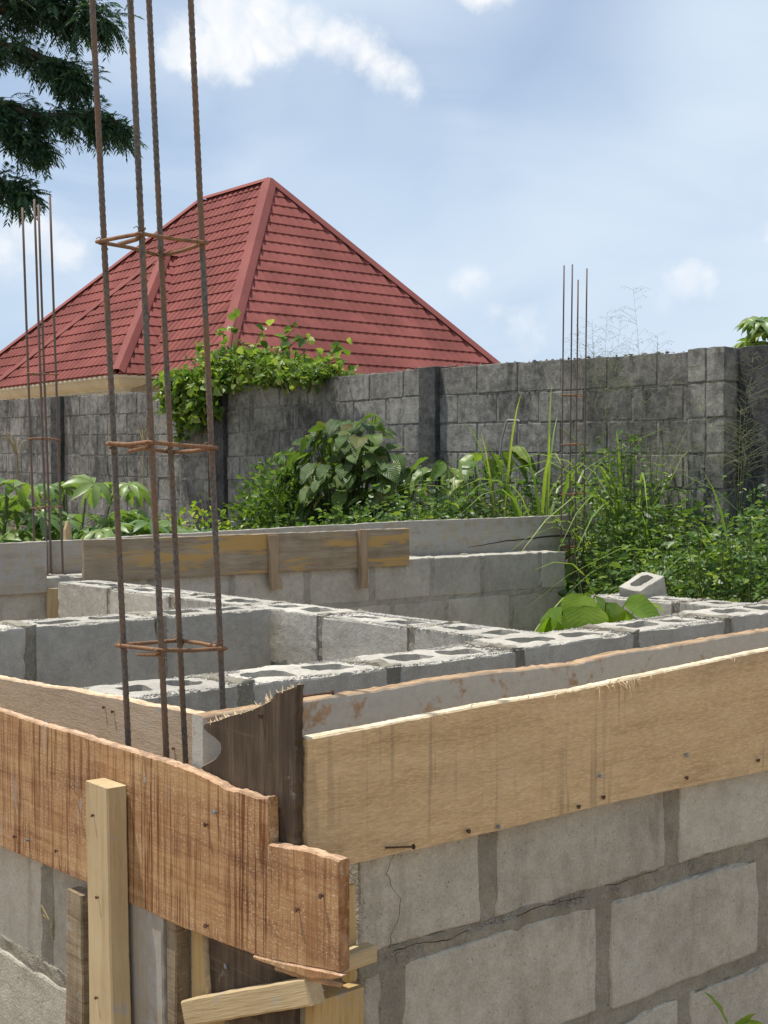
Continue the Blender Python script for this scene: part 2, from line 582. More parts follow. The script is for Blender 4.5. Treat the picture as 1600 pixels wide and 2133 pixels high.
    c = t.vmath('SCALE', c, scale=t.math('ADD', 0.92, t.math('MULTIPLY', rand, 0.16)))
    t.put(b.inputs['Base Color'], c)
    b.inputs['Roughness'].default_value = rough
    spec(b, 0.25)
    t.put(b.inputs['Normal'], t.bump(h, 0.7, 0.0035))
    return m


M_saw = mat_wood('rough_sawn_wood', ((0.19, 0.080, 0.034), (0.39, 0.205, 0.090), (0.55, 0.345, 0.165)), saw=1.0, glint=0.95, cement=0.06, cement_col=(0.42, 0.44, 0.45), edge_col=(0.66, 0.43, 0.27), rough=0.7)
M_tan = mat_wood('tan_board_wood', ((0.42, 0.275, 0.135), (0.58, 0.405, 0.215), (0.67, 0.49, 0.28)), grain=0.5, marks=0.5, fuzz=0.6, edge_col=(0.80, 0.66, 0.45))
M_grey = mat_wood('cement_stained_wood', ((0.22, 0.14, 0.08), (0.34, 0.22, 0.13), (0.42, 0.29, 0.18)), cement=0.88, cement_col=(0.42, 0.41, 0.37), edge_col=(0.42, 0.28, 0.16))
M_pink = mat_wood('inner_board_wood', ((0.30, 0.215, 0.14), (0.41, 0.31, 0.21), (0.50, 0.39, 0.28)), cement=0.22, fuzz=0.35, marks=0.2, edge_col=(0.72, 0.52, 0.33))
M_dark = mat_wood('dark_old_wood', ((0.035, 0.024, 0.015), (0.075, 0.052, 0.034), (0.15, 0.105, 0.068)), cement=0.14, cement_col=(0.24, 0.20, 0.15), marks=0.3, edge_col=(0.55, 0.42, 0.26), edge_ax=0)
M_weath = mat_wood('weathered_board_wood', ((0.165, 0.128, 0.083), (0.29, 0.232, 0.155), (0.40, 0.33, 0.23)), patch=(0.50, 0.31, 0.10), cement=0.08, edge_col=(0.42, 0.36, 0.28), gscale=0.8)
M_pale = mat_wood('cement_washed_wood', ((0.24, 0.20, 0.145), (0.34, 0.295, 0.225), (0.42, 0.37, 0.29)), cement=0.66, cement_col=(0.37, 0.35, 0.315), edge_col=(0.5, 0.46, 0.39), gscale=0.7)
M_stake = mat_wood('pale_stake_wood', ((0.33, 0.235, 0.125), (0.46, 0.345, 0.19), (0.55, 0.43, 0.25)), cement=0.22, cement_col=(0.42, 0.38, 0.32))
M_yellow = mat_wood('yellow_plank_wood', ((0.34, 0.225, 0.085), (0.48, 0.33, 0.14), (0.58, 0.42, 0.20)), cement=0.16, cement_col=(0.34, 0.32, 0.29), gscale=0.8)
M_ragged = mat_wood('ragged_batten_wood', ((0.11, 0.085, 0.055), (0.24, 0.19, 0.125), (0.40, 0.32, 0.21)), saw=0.5, glint=0.5, cement=0.15)
M_peg = mat_wood('batten_wood', ((0.22, 0.15, 0.09), (0.33, 0.235, 0.145), (0.42, 0.31, 0.20)), cement=0.05)


def mat_steel(name, lo, hi, rust, amt):
    m, t, b = new_mat(name)
    pos = t.node('ShaderNodeNewGeometry').outputs['Position']
    n = t.noise(t.mapping(pos, (60, 60, 9)), 1.0, 5, 0.7)
    c = t.mix(t.ss(t.noise(pos, 160, 3), 0.3, 0.7), lo, hi)
    c = t.mix(t.math('MULTIPLY', t.ss(n, 0.42, 0.62), amt), c, rust)
    t.put(b.inputs['Base Color'], c)
    b.inputs['Metallic'].default_value = 0.25
    b.inputs['Roughness'].default_value = 0.72
    t.put(b.inputs['Normal'], t.bump(t.noise(pos, 500, 3), 0.5, 0.001))
    return m


M_bar = mat_steel('rusty_bar_steel', (0.075, 0.068, 0.058), (0.165, 0.150, 0.128), (0.22, 0.115, 0.055), 0.7)
M_barfar = mat_steel('far_bar_steel', (0.10, 0.085, 0.075), (0.17, 0.14, 0.12), (0.20, 0.10, 0.055), 0.7)
M_stir = mat_steel('rusty_stirrup_steel', (0.13, 0.072, 0.04), (0.24, 0.13, 0.068), (0.30, 0.145, 0.06), 0.8)
M_nail = mat_steel('nail_steel', (0.20, 0.22, 0.24), (0.33, 0.36, 0.38), (0.10, 0.05, 0.03), 0.3)
M_nailr = mat_steel('rusty_nail_steel', (0.05, 0.03, 0.02), (0.09, 0.05, 0.03), (0.16, 0.06, 0.03), 0.6)


def mat_plain(name, c, rough=0.85, var=0.15, scale=12, sp=0.3, bumpd=0.0):
    m, t, b = new_mat(name)
    pos = t.node('ShaderNodeNewGeometry').outputs['Position']
    n = t.noise(pos, scale, 5, 0.6)
    cc = t.mix(t.ss(n, 0.3, 0.7), t.vmath('SCALE', c, scale=1 - var), t.vmath('SCALE', c, scale=1 + var))
    t.put(b.inputs['Base Color'], cc)
    b.inputs['Roughness'].default_value = rough
    spec(b, sp)
    if bumpd:
        t.put(b.inputs['Normal'], t.bump(t.noise(pos, scale * 6, 4), 0.6, bumpd))
    return m


M_roof = mat_plain('red_metal_roof', (0.25, 0.082, 0.070), 0.85, 0.22, 0.9, 0.12)
M_cap = mat_plain('red_ridge_metal', (0.265, 0.088, 0.076), 0.8, 0.10, 1.3, 0.15)
M_cream = mat_plain('cream_render', (0.62, 0.56, 0.42), 0.9, 0.10, 3)
M_soil = mat_plain('sandy_soil', (0.30, 0.225, 0.145), 1.0, 0.35, 2.5, 0.1, 0.03)
M_crack = mat_plain('crack_shadow', (0.03, 0.028, 0.024), 1.0, 0.1, 40, 0.0)
M_fibre = mat_plain('wood_fibre', (0.68, 0.54, 0.34), 0.8, 0.2, 80)
M_bark = mat_plain('bark', (0.085, 0.068, 0.05), 0.95, 0.3, 20, 0.15, 0.01)


def mat_leaf(name, stops, trans=0.35, rough=0.42, vein=0.0, sp=0.45, veincol=None):
    m, t, b = new_mat(name)
    at = t.node('ShaderNodeAttribute', attribute_name='leafvar')
    rand = t.node('ShaderNodeObjectInfo').outputs['Random']
    f = t.math('FRACT', t.math('ADD', at.outputs['Fac'], rand))
    c = t.ramp(f, stops)
    pos = t.node('ShaderNodeNewGeometry').outputs['Position']
    c = t.mix(t.ss(t.noise(pos, 45, 3), 0.35, 0.65, 0.0, 0.35), c, t.vmath('SCALE', c, scale=0.72))
    if vein > 0:
        uv = t.node('ShaderNodeAttribute', attribute_name='leafuv').outputs['Vector']
        sp_ = t.node('ShaderNodeSeparateXYZ')
        t.put(sp_.inputs[0], uv)
        ax = t.math('ABSOLUTE', sp_.outputs[0])
        arg = t.math('SUBTRACT', sp_.outputs[1], t.math('MULTIPLY', ax, 0.38))
        wv = t.math('SINE', t.math('MULTIPLY', arg, 58.0))
        ve = t.math('MAXIMUM', t.ss(wv, 0.72, 0.98), t.ss(ax, 0.06, 0.015))
        c = t.mix(t.math('MULTIPLY', ve, 0.45), c, veincol or (0.30, 0.38, 0.10))
        t.put(b.inputs['Normal'], t.bump(t.math('MULTIPLY', wv, -1.0), vein, 0.004))
    t.put(b.inputs['Base Color'], c)
    b.inputs['Roughness'].default_value = rough
    spec(b, sp)
    tr = t.node('ShaderNodeBsdfTranslucent')
    t.put(tr.inputs[0], t.vmath('MULTIPLY', c, (1.5, 1.6, 0.6)))
    mx = t.node('ShaderNodeMixShader')
    mx.inputs[0].default_value = trans
    t.l.new(b.outputs[0], mx.inputs[1])
    t.l.new(tr.outputs[0], mx.inputs[2])
    out = [n for n in t.n if n.type == 'OUTPUT_MATERIAL'][0]
    t.l.new(mx.outputs[0], out.inputs[0])
    return m


G1, G2, G3 = (0.058, 0.110, 0.024), (0.109, 0.184, 0.037), (0.200, 0.280, 0.059)
L_weed = mat_leaf('weed_leaf', [(0.0, (0.048, 0.097, 0.029)), (0.45, (0.098, 0.176, 0.041)), (0.8, (0.163, 0.257, 0.056)), (1.0, (0.283, 0.353, 0.082))])
L_vine = mat_leaf('vine_leaf', [(0.0, G1), (0.4, (0.136, 0.220, 0.043)), (0.85, (0.245, 0.324, 0.077)), (1.0, (0.399, 0.442, 0.153))], 0.4)
L_bush = mat_leaf('bush_leaf', [(0.0, (0.055, 0.109, 0.025)), (0.5, (0.109, 0.186, 0.037)), (1.0, (0.217, 0.301, 0.061))], 0.35)
L_yel = mat_leaf('yellow_green_leaf', [(0.0, (0.109, 0.202, 0.031)), (0.5, (0.248, 0.341, 0.046)), (0.9, (0.465, 0.465, 0.046)), (1.0, (0.500, 0.500, 0.046))], 0.4)
L_rib = mat_leaf('ribbed_leaf', [(0.0, (0.065, 0.125, 0.03)), (0.5, (0.105, 0.185, 0.045)), (0.85, (0.17, 0.255, 0.06)), (1.0, (0.22, 0.16, 0.07))], 0.28, 0.33, vein=1.0, sp=0.6)
L_cass = mat_leaf('cassava_leaf', [(0.0, (0.100, 0.186, 0.052)), (0.5, (0.150, 0.242, 0.072)), (1.0, (0.240, 0.323, 0.095))], 0.35, 0.4)
L_grass = mat_leaf('grass_blade', [(0.0, (0.103, 0.184, 0.043)), (0.5, (0.193, 0.295, 0.064)), (0.9, (0.318, 0.405, 0.085)), (1.0, (0.500, 0.479, 0.150))], 0.35, 0.4)
L_dry = mat_leaf('dry_straw', [(0.0, (0.30, 0.22, 0.11)), (0.5, (0.42, 0.33, 0.18)), (1.0, (0.50, 0.42, 0.26))], 0.2, 0.8, sp=0.1)
L_seed = mat_leaf('seed_grass', [(0.0, (0.16, 0.19, 0.09)), (1.0, (0.30, 0.30, 0.17))], 0.2, 0.8, sp=0.1)
L_tree = mat_leaf('feathery_leaf', [(0.0, (0.028, 0.072, 0.048)), (0.6, (0.046, 0.105, 0.062)), (1.0, (0.08, 0.15, 0.065))], 0.30, 0.5, sp=0.3)
L_seedl = mat_leaf('seedling_leaf', [(0.0, (0.12, 0.22, 0.022)), (0.5, (0.19, 0.30, 0.028)), (1.0, (0.27, 0.35, 0.035))], 0.5, 0.4, vein=0.10, veincol=(0.24, 0.33, 0.05))
L_stem = mat_plain('green_stem', (0.10, 0.13, 0.045), 0.7, 0.2, 20)


# ------------------------------------------------------------------ ground
def build_ground():
    n = 60
    a = np.sign(np.linspace(-1, 1, n + 1)) * np.abs(np.linspace(-1, 1, n + 1)) ** 2.2 * 260
    vs, fs = [], []
    for j in range(n + 1):
        for i in range(n + 1):
            x, y = a[i] + 6, a[j] + 8
            z = fbm((x * 0.25, y * 0.25, 0), 2) * 0.10 - 0.02
            vs.append((x, y, z))
    for j in range(n):
        for i in range(n):
            k = j * (n + 1) + i
            fs.append((k, k + 1, k + n + 2, k + n + 1))
    return obj('ground', mesh_data('ground', vs, fs, M_soil, True), kind='structure')


build_ground()


# ------------------------------------------------------------------ block walls of the unfinished building
SEED = [1]


def wall(label, axis, face, thick, courses, mat, mort_mat, res, recess=0.007, top_crumbs=0, hollow_top=True, gap=0.035, rough=0.003, chip=0.0, zslope=None, sign=1, mort_rough=0.006):
    """courses: list of (z0, z1, [block edges along the axis]); face is the coordinate of the camera-side face"""
    root = thing('block_wall', label, 'wall')
    mort = Acc()
    crumb = Acc()
    fill = Acc()
    lo, hi = (face, face + thick)
    for ci, (z0, z1, edges) in enumerate(courses):
        top = ci == 0
        for a, b_ in zip(edges[:-1], edges[1:]):
            SEED[0] += 1
            s = SEED[0]
            L = b_ - a - gap
            H = z1 - z0
            jit = (rng.uniform(-0.004, 0.004), rng.uniform(-0.003, 0.003))
            holes = ()
            if top and hollow_top and L > 0.3:
                m = L / 2
                sh = 0.064
                if axis == 'X':
                    holes = ((0.058, m - 0.030, sh, thick - sh), (m + 0.030, L - 0.058, sh, thick - sh))
                    dims = (L, thick, H)
                else:
                    holes = ((sh, thick - sh, 0.058, m - 0.030), (sh, thick - sh, m + 0.030, L - 0.058))
                    dims = (thick, L, H)
            else:
                dims = (L, thick, H) if axis == 'X' else (thick, L, H)
            v, f = solid(dims, res, 0.0065, rough, s, holes, False, chip, 0.0055 if top else 0.0, 7.0)
            zo = z0 + jit[1]
            if zslope:
                zo += zslope((a + b_) / 2)
            loc = (a + gap / 2, lo + jit[0], zo) if axis == 'X' else (lo + jit[0], a + gap / 2, zo)
            obj('block', mesh_data('block', v, f, mat), root, loc)
            for h in holes:                          # mortar dropped into the cells
                fv, ff = solid((h[1] - h[0] + 0.01, h[3] - h[2] + 0.01, H * rng.uniform(0.55, 0.82)), 0.03, 0.004, 0.004, s + 31, (), False, 0, 0.012)
                fill.add([(q[0] + loc[0] + h[0] - 0.005, q[1] + loc[1] + h[2] - 0.005, q[2] + loc[2]) for q in fv], ff)
        # head joints
        for e in edges[1:-1]:
            H = z1 - z0
            zo = zslope(e) if zslope else 0
            d = (gap + 0.02, thick - 2 * recess, H + 0.004) if axis == 'X' else (thick - 2 * recess, gap + 0.02, H + 0.004)
            v, f = solid(d, max(res, 0.016), 0.004, mort_rough, SEED[0] + int(e * 100), (), False, 0, 0.01 if top else 0, 22)
            ox = e - gap / 2 - 0.01
            o = (ox, lo + recess, z0 + zo) if axis == 'X' else (lo + recess, ox, z0 + zo)
            mort.add([(q[0] + o[0], q[1] + o[1], q[2] + o[2]) for q in v], f)
        # bed joint under this course
        zb = courses[ci + 1][1] if ci + 1 < len(courses) else z0 - 0.03
        zo = 0.0
        a, b_ = edges[0] + gap / 2, edges[-1] - gap / 2
        hh = max(z0 - zb, 0.01) + 0.012
        d = (b_ - a, thick - 2 * recess, hh) if axis == 'X' else (thick - 2 * recess, b_ - a, hh)
        v, f = solid(d, max(res * 1.2, 0.016), 0.004, mort_rough, SEED[0] + 77, (), False, 0, 0, 22)
        o = (a, lo + recess, zb - 0.006) if axis == 'X' else (lo + recess, a, zb - 0.006)
        if zslope:
            v = [Vector((q[0], q[1], q[2] + zslope((q[0] if axis == 'X' else q[1]) + a))) for q in v]
        mort.add([(q[0] + o[0], q[1] + o[1], q[2] + o[2]) for q in v], f)
        if top and top_crumbs:
            for _ in range(top_crumbs):
                u = rng.uniform(a, b_)
                side = rng.choice([0, 1, 2, 0, 1])
                q = {0: float(np.clip(rng.normal(0.020, 0.011), 0.001, 0.046)), 1: float(np.clip(rng.normal(thick - 0.020, 0.011), thick - 0.046, thick - 0.001)), 2: rng.uniform(0.02, thick - 0.02)}[int(side)]
                if side == 2:
                    u = edges[rng.integers(0, len(edges))] + rng.normal(0, 0.028)
                    if u < a or u > b_:
                        continue
                zz = z1 + (zslope(u) if zslope else 0) - 0.0015
                p = (u, lo + q, zz) if axis == 'X' else (lo + q, u, zz)
                crumbs(crumb, p, rng.uniform(0.0012, 0.0042) * (1.6 if side == 2 else 1))
    obj('mortar', mort.mesh('mortar', mort_mat), root)
    if fill.v:
        obj('cell_fill', fill.mesh('cell_fill', M_mortarm), root)
    if top_crumbs:
        obj('mortar_crumbs', crumb.mesh('mortar_crumbs', M_mortarl, True), root, kind='stuff')
    return root


# right outer wall, below the tan form board
w_right = wall('grey block wall in the foreground below the tan board', 'X', 1.685, 0.225,
     [(0.822, 1.045, [1.345, 1.654, 2.175, 2.70, 3.22, 3.74, 4.26, 4.78, 5.3]), (0.582, 0.790, [1.352, 1.437, 1.966, 2.485, 3.0, 3.52, 4.04, 4.56, 5.08, 5.3]),
      (0.345, 0.552, [1.352, 1.70, 2.215, 2.73, 3.25, 3.77, 4.29, 4.81, 5.3]), (0.10, 0.315, [1.352, 1.45, 1.96, 2.48, 3.0, 3.52, 4.04, 4.56, 5.08, 5.3])],
     M_blockn, M_mortar, 0.016, recess=0.004, gap=0.040, rough=0.0042, chip=0.004, hollow_top=False, mort_rough=0.005)
# left outer wall, below the rough-sawn board
wall('shaded block wall at bottom left behind the upright stake', 'Y', 1.232, 0.225,
     [(0.60, 0.83, [2.04, 2.55, 3.07, 3.6, 4.12, 4.65]), (0.345, 0.572, [2.04, 2.31, 2.83, 3.35, 3.87, 4.39, 4.65]), (0.09, 0.318, [2.04, 2.55, 3.07, 3.6, 4.12, 4.65])],
     M_blockn, M_mortar, 0.018, recess=0.002, gap=0.036, rough=0.0040, chip=0.004, hollow_top=False, mort_rough=0.005)
# partition running with the right wall, hollow cells open on top
def c_slope(x):
    return max(0.0, (x - 2.5)) * 0.024 - 0.012
wall('hollow block partition with open cells just behind the cement-stained board', 'X', 2.75, 0.225,
     [(0.880, 1.108, [1.50, 1.867, 2.35, 2.831, 3.353, 3.848, 4.36, 4.87, 5.38]), (0.63, 0.855, [1.50, 2.10, 2.6, 3.1, 3.6, 4.1, 4.6, 5.12, 5.38]), (0.38, 0.605, [1.50, 1.867, 2.35, 2.831, 3.353, 3.848, 4.36, 4.87, 5.38])],
     M_block, M_mortar, 0.022, top_crumbs=6500, zslope=c_slope, chip=0.006, rough=0.004)
wall('shaded hollow block partition seen behind the rusty stirrup', 'X', 4.2, 0.225,
     [(0.878, 1.108, [1.47, 1.981, 2.489, 2.985]), (0.625, 0.852, [1.47, 1.72, 2.24, 2.75, 2.985]), (0.375, 0.60, [1.47, 1.981, 2.489, 2.985])],
     M_block, M_mortar, 0.024, top_crumbs=2600, chip=0.006, rough=0.003)
wall('sunlit hollow block partition crossing from far left to centre', 'Y', 3.0, 0.225,
     [(0.872, 1.100, [2.985, 3.436, 3.948, 4.46, 5.0, 5.554, 6.083]), (0.622, 0.846, [2.985, 3.19, 3.69, 4.2, 4.72, 5.27, 5.8, 6.083]), (0.37, 0.596, [2.985, 3.436, 3.948, 4.46, 5.0, 5.554, 6.083])],
     M_block, M_mortar, 0.024, top_crumbs=18000, chip=0.006, rough=0.0035)
wall('far block wall ending in a clean corner beside the weeds', 'X', 6.22, 0.225,
     [(0.872, 1.112, [2.6, 3.12, 3.62, 4.12, 4.64, 5.13, 5.61, 6.047, 6.584, 6.845]), (0.62, 0.846, [2.6, 2.86, 3.37, 3.87, 4.38, 4.89, 5.29, 5.732, 6.311, 6.845]), (0.36, 0.594, [2.6, 3.12, 3.62, 4.12, 4.64, 5.13, 5.61, 6.047, 6.584, 6.845])],
     M_block, M_mortarm, 0.03, recess=0.001, top_crumbs=500, rough=0.003, hollow_top=False)
wall('short block wall on the right carrying a loose block', 'Y', 4.43, 0.225,
     [(0.872, 1.100, [2.985, 3.43, 3.91]), (0.622, 0.846, [2.985, 3.2, 3.68, 3.91]), (0.37, 0.596, [2.985, 3.43, 3.91])],
     M_block, M_mortar, 0.024, top_crumbs=1500, rough=0.003, chip=0.005)

# cracks in the near wall
def crack(parent, pts, wd):
    vs, fs = [], []
    for i, p in enumerate(pts):
        ww = wd * random.uniform(0.5, 1.3)
        vs += [(p[0] - ww, p[1], p[2]), (p[0] + ww, p[1], p[2])]
        if i:
            k = 2 * i
            fs.append((k - 2, k - 1, k + 1, k))
    return obj('crack', mesh_data('crack', vs, fs, M_crack), parent)
zz = np.linspace(1.03, 0.828, 22)
crack(w_right, [(1.428 + 0.012 * math.sin(i * 0.55) + random.uniform(-0.003, 0.003) + 0.006 * (i > 8), 1.6795, z) for i, z in enumerate(zz)], 0.0007)

# crumbly mortar squeezed out along the bed joint, and hairline gaps under the blocks
a_ = Acc()
for _ in range(2600):
    x = random.uniform(1.40, 2.75)
    if fbm((x * 6, 0, 0), 4) < 0.0:
        continue
    crumbs(a_, (x, 1.6915 - random.uniform(0, 0.002), 0.814 + random.gauss(-0.002, 0.006)), random.uniform(0.001, 0.0042))
for _ in range(300):
    x = random.uniform(1.40, 2.75)
    crumbs(a_, (x, 1.6925 - random.uniform(0, 0.002), 0.566 + random.gauss(0, 0.010)), random.uniform(0.0012, 0.0035))
obj('mortar_crumbs', a_.mesh('mortar_crumbs', M_mortarm, True), w_right, kind='stuff')
def hcrack(xa, xb, z, seed):
    n = int((xb - xa) / 0.012)
    vs, fs = [], []
    for i in range(n + 1):
        x = xa + (xb - xa) * i / n
        zz_ = z + fbm((x * 14, 0, 0), seed, 3) * 0.016
        w_ = 0.0005 + abs(fbm((x * 40, 1, 0), seed)) * 0.0014
        vs += [(x, 1.6805, zz_ - w_), (x, 1.6805, zz_ + w_)]
        if i:
            k = 2 * i
            fs.append((k - 2, k, k + 1, k - 1))
    obj('crack', mesh_data('crack', vs, fs, M_crack), w_right)
hcrack(1.43, 1.60, 0.818, 3)
hcrack(1.72, 1.90, 0.820, 9)
hcrack(1.96, 2.12, 0.823, 14)

# loose block lying tilted on the short wall
v, f = solid((0.185, 0.12, 0.15), 0.02, 0.006, 0.003, 901, ((0.032, 0.153, 0.030, 0.090),), False, 0.003, 0.003)
lb = obj('loose_block', mesh_data('loose_block', v, f, M_block))
_r, _a, _u = Vector((0.766, -0.643, 0)), Vector((0.643, 0.766, 0)), Vector((0, 0, 1))
_x = (_r * 0.66 + _u * 0.30 + _a * 0.62).normalized()
_z = (-_r * 0.30 + _u * 0.85 - _a * 0.42)
_z = (_z - _x * _z.dot(_x)).normalized()
_y = _z.cross(_x)
lb.matrix_world = Matrix.Translation(Vector((4.535, 3.69, 1.107)) - _z * 0.128) @ Matrix((_x, _y, _z)).transposed().to_4x4()
tag(lb, 'loose hollow block lying tilted on the short right wall', 'block')


# ------------------------------------------------------------------ timber
def board(name, label, cat, lo, hi, thick, origin, lx, lz, mat, step=0.02, edge=0.0022, seed=1, group=None, parent=None, bev=0.003, warp=0.0):
    """timber with its length on local x; lo/hi are (t, w) edge profiles, thickness toward local +y.
    lx, lz: world directions of the local x and z axes"""
    t0, t1 = lo[0][0], lo[-1][0]
    ts = set(np.linspace(t0, t1, max(2, int((t1 - t0) / step)) + 1).round(4))
    ts |= set(round(p[0], 4) for p in lo) | set(round(p[0], 4) for p in hi)
    ts = sorted(ts)
    lt, lw = [p[0] for p in lo], [p[1] for p in lo]
    ht, hw = [p[0] for p in hi], [p[1] for p in hi]
    vs, fs = [], []
    n = 8
    for i, t in enumerate(ts):
        a = np.interp(t, lt, lw) + fbm((t * 5, 1.3, 0), seed, 2) * edge * 1.6 + fbm((t * 90, 1.3, 0), seed, 2) * edge * 0.9
        b = np.interp(t, ht, hw) + fbm((t * 6, 7.7, 0), seed + 4, 3) * edge * 1.8 + fbm((t * 110, 7.7, 0), seed + 4, 2) * edge * 1.1
        b2 = b + fbm((t * 70, 3.7, 2), seed + 8) * edge
        y0 = fbm((t * 2.2, 0, 5), seed + 2) * warp
        y1 = y0 + thick
        e = min(bev, (b - a) * 0.3)
        ring = [(t, y0, a + e), (t, y0 + e, a), (t, y1 - e, a), (t, y1, a + e), (t, y1, b2 - e), (t, y1 - e, b2), (t, y0 + e, b), (t, y0, b - e)]
        vs += ring
        if i:
            for k in range(n):
                k2 = (k + 1) % n
                fs.append(((i - 1) * n + k, (i - 1) * n + k2, i * n + k2, i * n + k))
    fs.append(tuple(range(n)))
    fs.append(tuple((len(ts) - 1) * n + k for k in range(n - 1, -1, -1)))
    # orientation check
    lx, lz = Vector(lx), Vector(lz)
    ly = lz.cross(lx)
    me = mesh_data(name, vs, fs, mat)
    bm = bmesh.new()
    bm.from_mesh(me)
    bmesh.ops.recalc_face_normals(bm, faces=bm.faces)
    bm.to_mesh(me)
    bm.free()
    o = obj(name, me, parent)
    m = Matrix((lx, ly, lz)).transposed().to_4x4()
    m.translation = Vector(origin)
    o.matrix_world = m
    if label:
        tag(o, label, cat, group)
    return o


def child(o, name, me, kind=None):
    c = obj(name, me, o)
    c.matrix_parent_inverse = o.matrix_world.inverted()
    if kind:
        c['kind'] = kind
    return c


def nail(parent, p, nrm, rust=False, r=0.0042):
    p, nrm = Vector(p), Vector(nrm).normalized()
    a = Acc()
    tilt = Vector((random.uniform(-.25, .25), random.uniform(-.25, .25), random.uniform(-.3, .3)))
    d = (nrm + tilt).normalized()
    a.tube([p - nrm * 0.01, p + d * 0.0035], 0.0018, 6)
    a.tube([p + d * 0.0025, p + d * 0.0045], r, 9)
    return child(parent, 'nail', a.mesh('nail', M_nailr if rust else M_nail))


# left outer form board: length along -Y toward its broken end is local x reversed; local x = +Y, thickness toward +X needs lz x lx = +X -> lx=(0,-1,0)
# t = -Y
hi_pts = [(-4.6, 1.118), (-3.4, 1.115), (-2.696, 1.112), (-2.408, 1.112), (-2.093, 1.113), (-1.933, 1.111), (-1.874, 1.106), (-1.824, 1.099), (-1.79, 1.1015), (-1.745, 1.100), (-1.712, 1.106),
          (-1.7105, 1.034), (-1.66, 1.039), (-1.61, 1.045), (-1.534, 1.046)]
lo_pts = [(-4.6, 0.82), (-2.7, 0.82), (-2.293, 0.834), (-1.981, 0.834), (-1.71, 0.850), (-1.62, 0.866), (-1.534, 0.880)]
left_board = board('form_board', 'reddish rough-sawn form board with a notched end, left foreground', 'board', lo_pts, hi_pts, 0.020, (1.2, 0, 0), (0, -1, 0), (0, 0, 1), M_saw, 0.006, 0.0026, 3, warp=0.004)
# splintered lower strip of its end
s_hi = [(-1.75, 0.848), (-1.66, 0.860), (-1.60, 0.8700), (-1.55, 0.8780), (-1.524, 0.880)]
s_lo = [(-1.75, 0.842), (-1.66, 0.847), (-1.60, 0.853), (-1.55, 0.866), (-1.524, 0.878)]
sp = board('splinter', None, None, s_lo, s_hi, 0.014, (1.198, 0, 0), (0, -1, 0), (0, 0, 1), M_saw, 0.012, 0.002, 8)
sp2 = board('splinter', None, None, [(-1.70, 0.836), (-1.62, 0.842), (-1.54, 0.856)], [(-1.70, 0.842), (-1.62, 0.853), (-1.54, 0.860)], 0.010, (1.204, 0, 0), (0, -1, 0), (0, 0, 1), M_saw, 0.01, 0.002, 18)
sp2.parent = left_board
sp2.matrix_parent_inverse = left_board.matrix_world.inverted()
sp.parent = left_board
sp.matrix_parent_inverse = left_board.matrix_world.inverted()
for y, z, ru in ((1.86, 1.055, 0), (1.885, 1.03, 1), (1.57, 0.985, 1), (1.885, 0.86, 1), (2.56, 0.865, 0), (2.43, 0.87, 1), (2.62, 0.86, 1), (1.63, 0.95, 1)):
    nail(left_board, (1.198, y, z), (-1, 0, 0), bool(ru))
# torn chips on the face
for y, z in ((2.345, 0.985), (2.305, 0.975), (2.30, 0.895)):
    a = Acc()
    a.add([(1.199, y, z), (1.199, y + 0.012, z + 0.012), (1.182, y - 0.006, z + 0.028), (1.184, y - 0.012, z + 0.018), (1.196, y - 0.004, z + 0.002)],
          [(0, 1, 2, 3), (0, 3, 4), (3, 2, 1)])
    child(left_board, 'wood_chip', a.mesh('wood_chip', M_fibre))

# upright stake nailed on the left board, and the ragged batten behind it
stake = board('wooden_stake', 'pale upright wooden stake nailed to the reddish board', 'stake', [(-0.05, -2.232), (0.4, -2.222), (0.75, -2.226), (1.048, -2.235)], [(-0.05, -2.118), (0.4, -2.124), (0.75, -2.142), (1.046, -2.150)], 0.040, (1.158, 0, 0), (0, 0, 1), (0, -1, 0), M_stake, 0.02, 0.0016, 21)
stake.matrix_world = Matrix(((0, 1, 0, 1.158), (0, 0, -1, 0), (1, 0, 0, 0), (0, 0, 0, 1)))
for z, y in ((0.99, 2.20), (0.845, 2.185), (0.66, 2.19)):
    nail(stake, (1.157, y, z), (-1, 0, 0), True, 0.003)
def upright(name, label, cat, edges_lo, edges_hi, thick, x, mat, seed, edge=0.002, step=0.02):
    """vertical timber facing -X: edges given as (z, Y) for its right (small Y) and left (large Y) side"""
    lo = [(z, -y) for z, y in edges_hi]
    hi = [(z, -y) for z, y in edges_lo]
    o = board(name, label, cat, lo, hi, thick, (0, 0, 0), (0, 0, 1), (0, -1, 0), mat, step, edge, seed)
    o.matrix_world = Matrix(((0, 1, 0, x), (0, 0, -1, 0), (1, 0, 0, 0), (0, 0, 0, 1)))
    return o
upright('ragged_batten', 'narrow ragged batten behind the upright stake', 'batten', [(0.0, 2.32), (0.805, 2.325)], [(0.0, 2.395), (0.5, 2.397), (0.80, 2.385)], 0.030, 1.196, M_ragged, 31, 0.004)
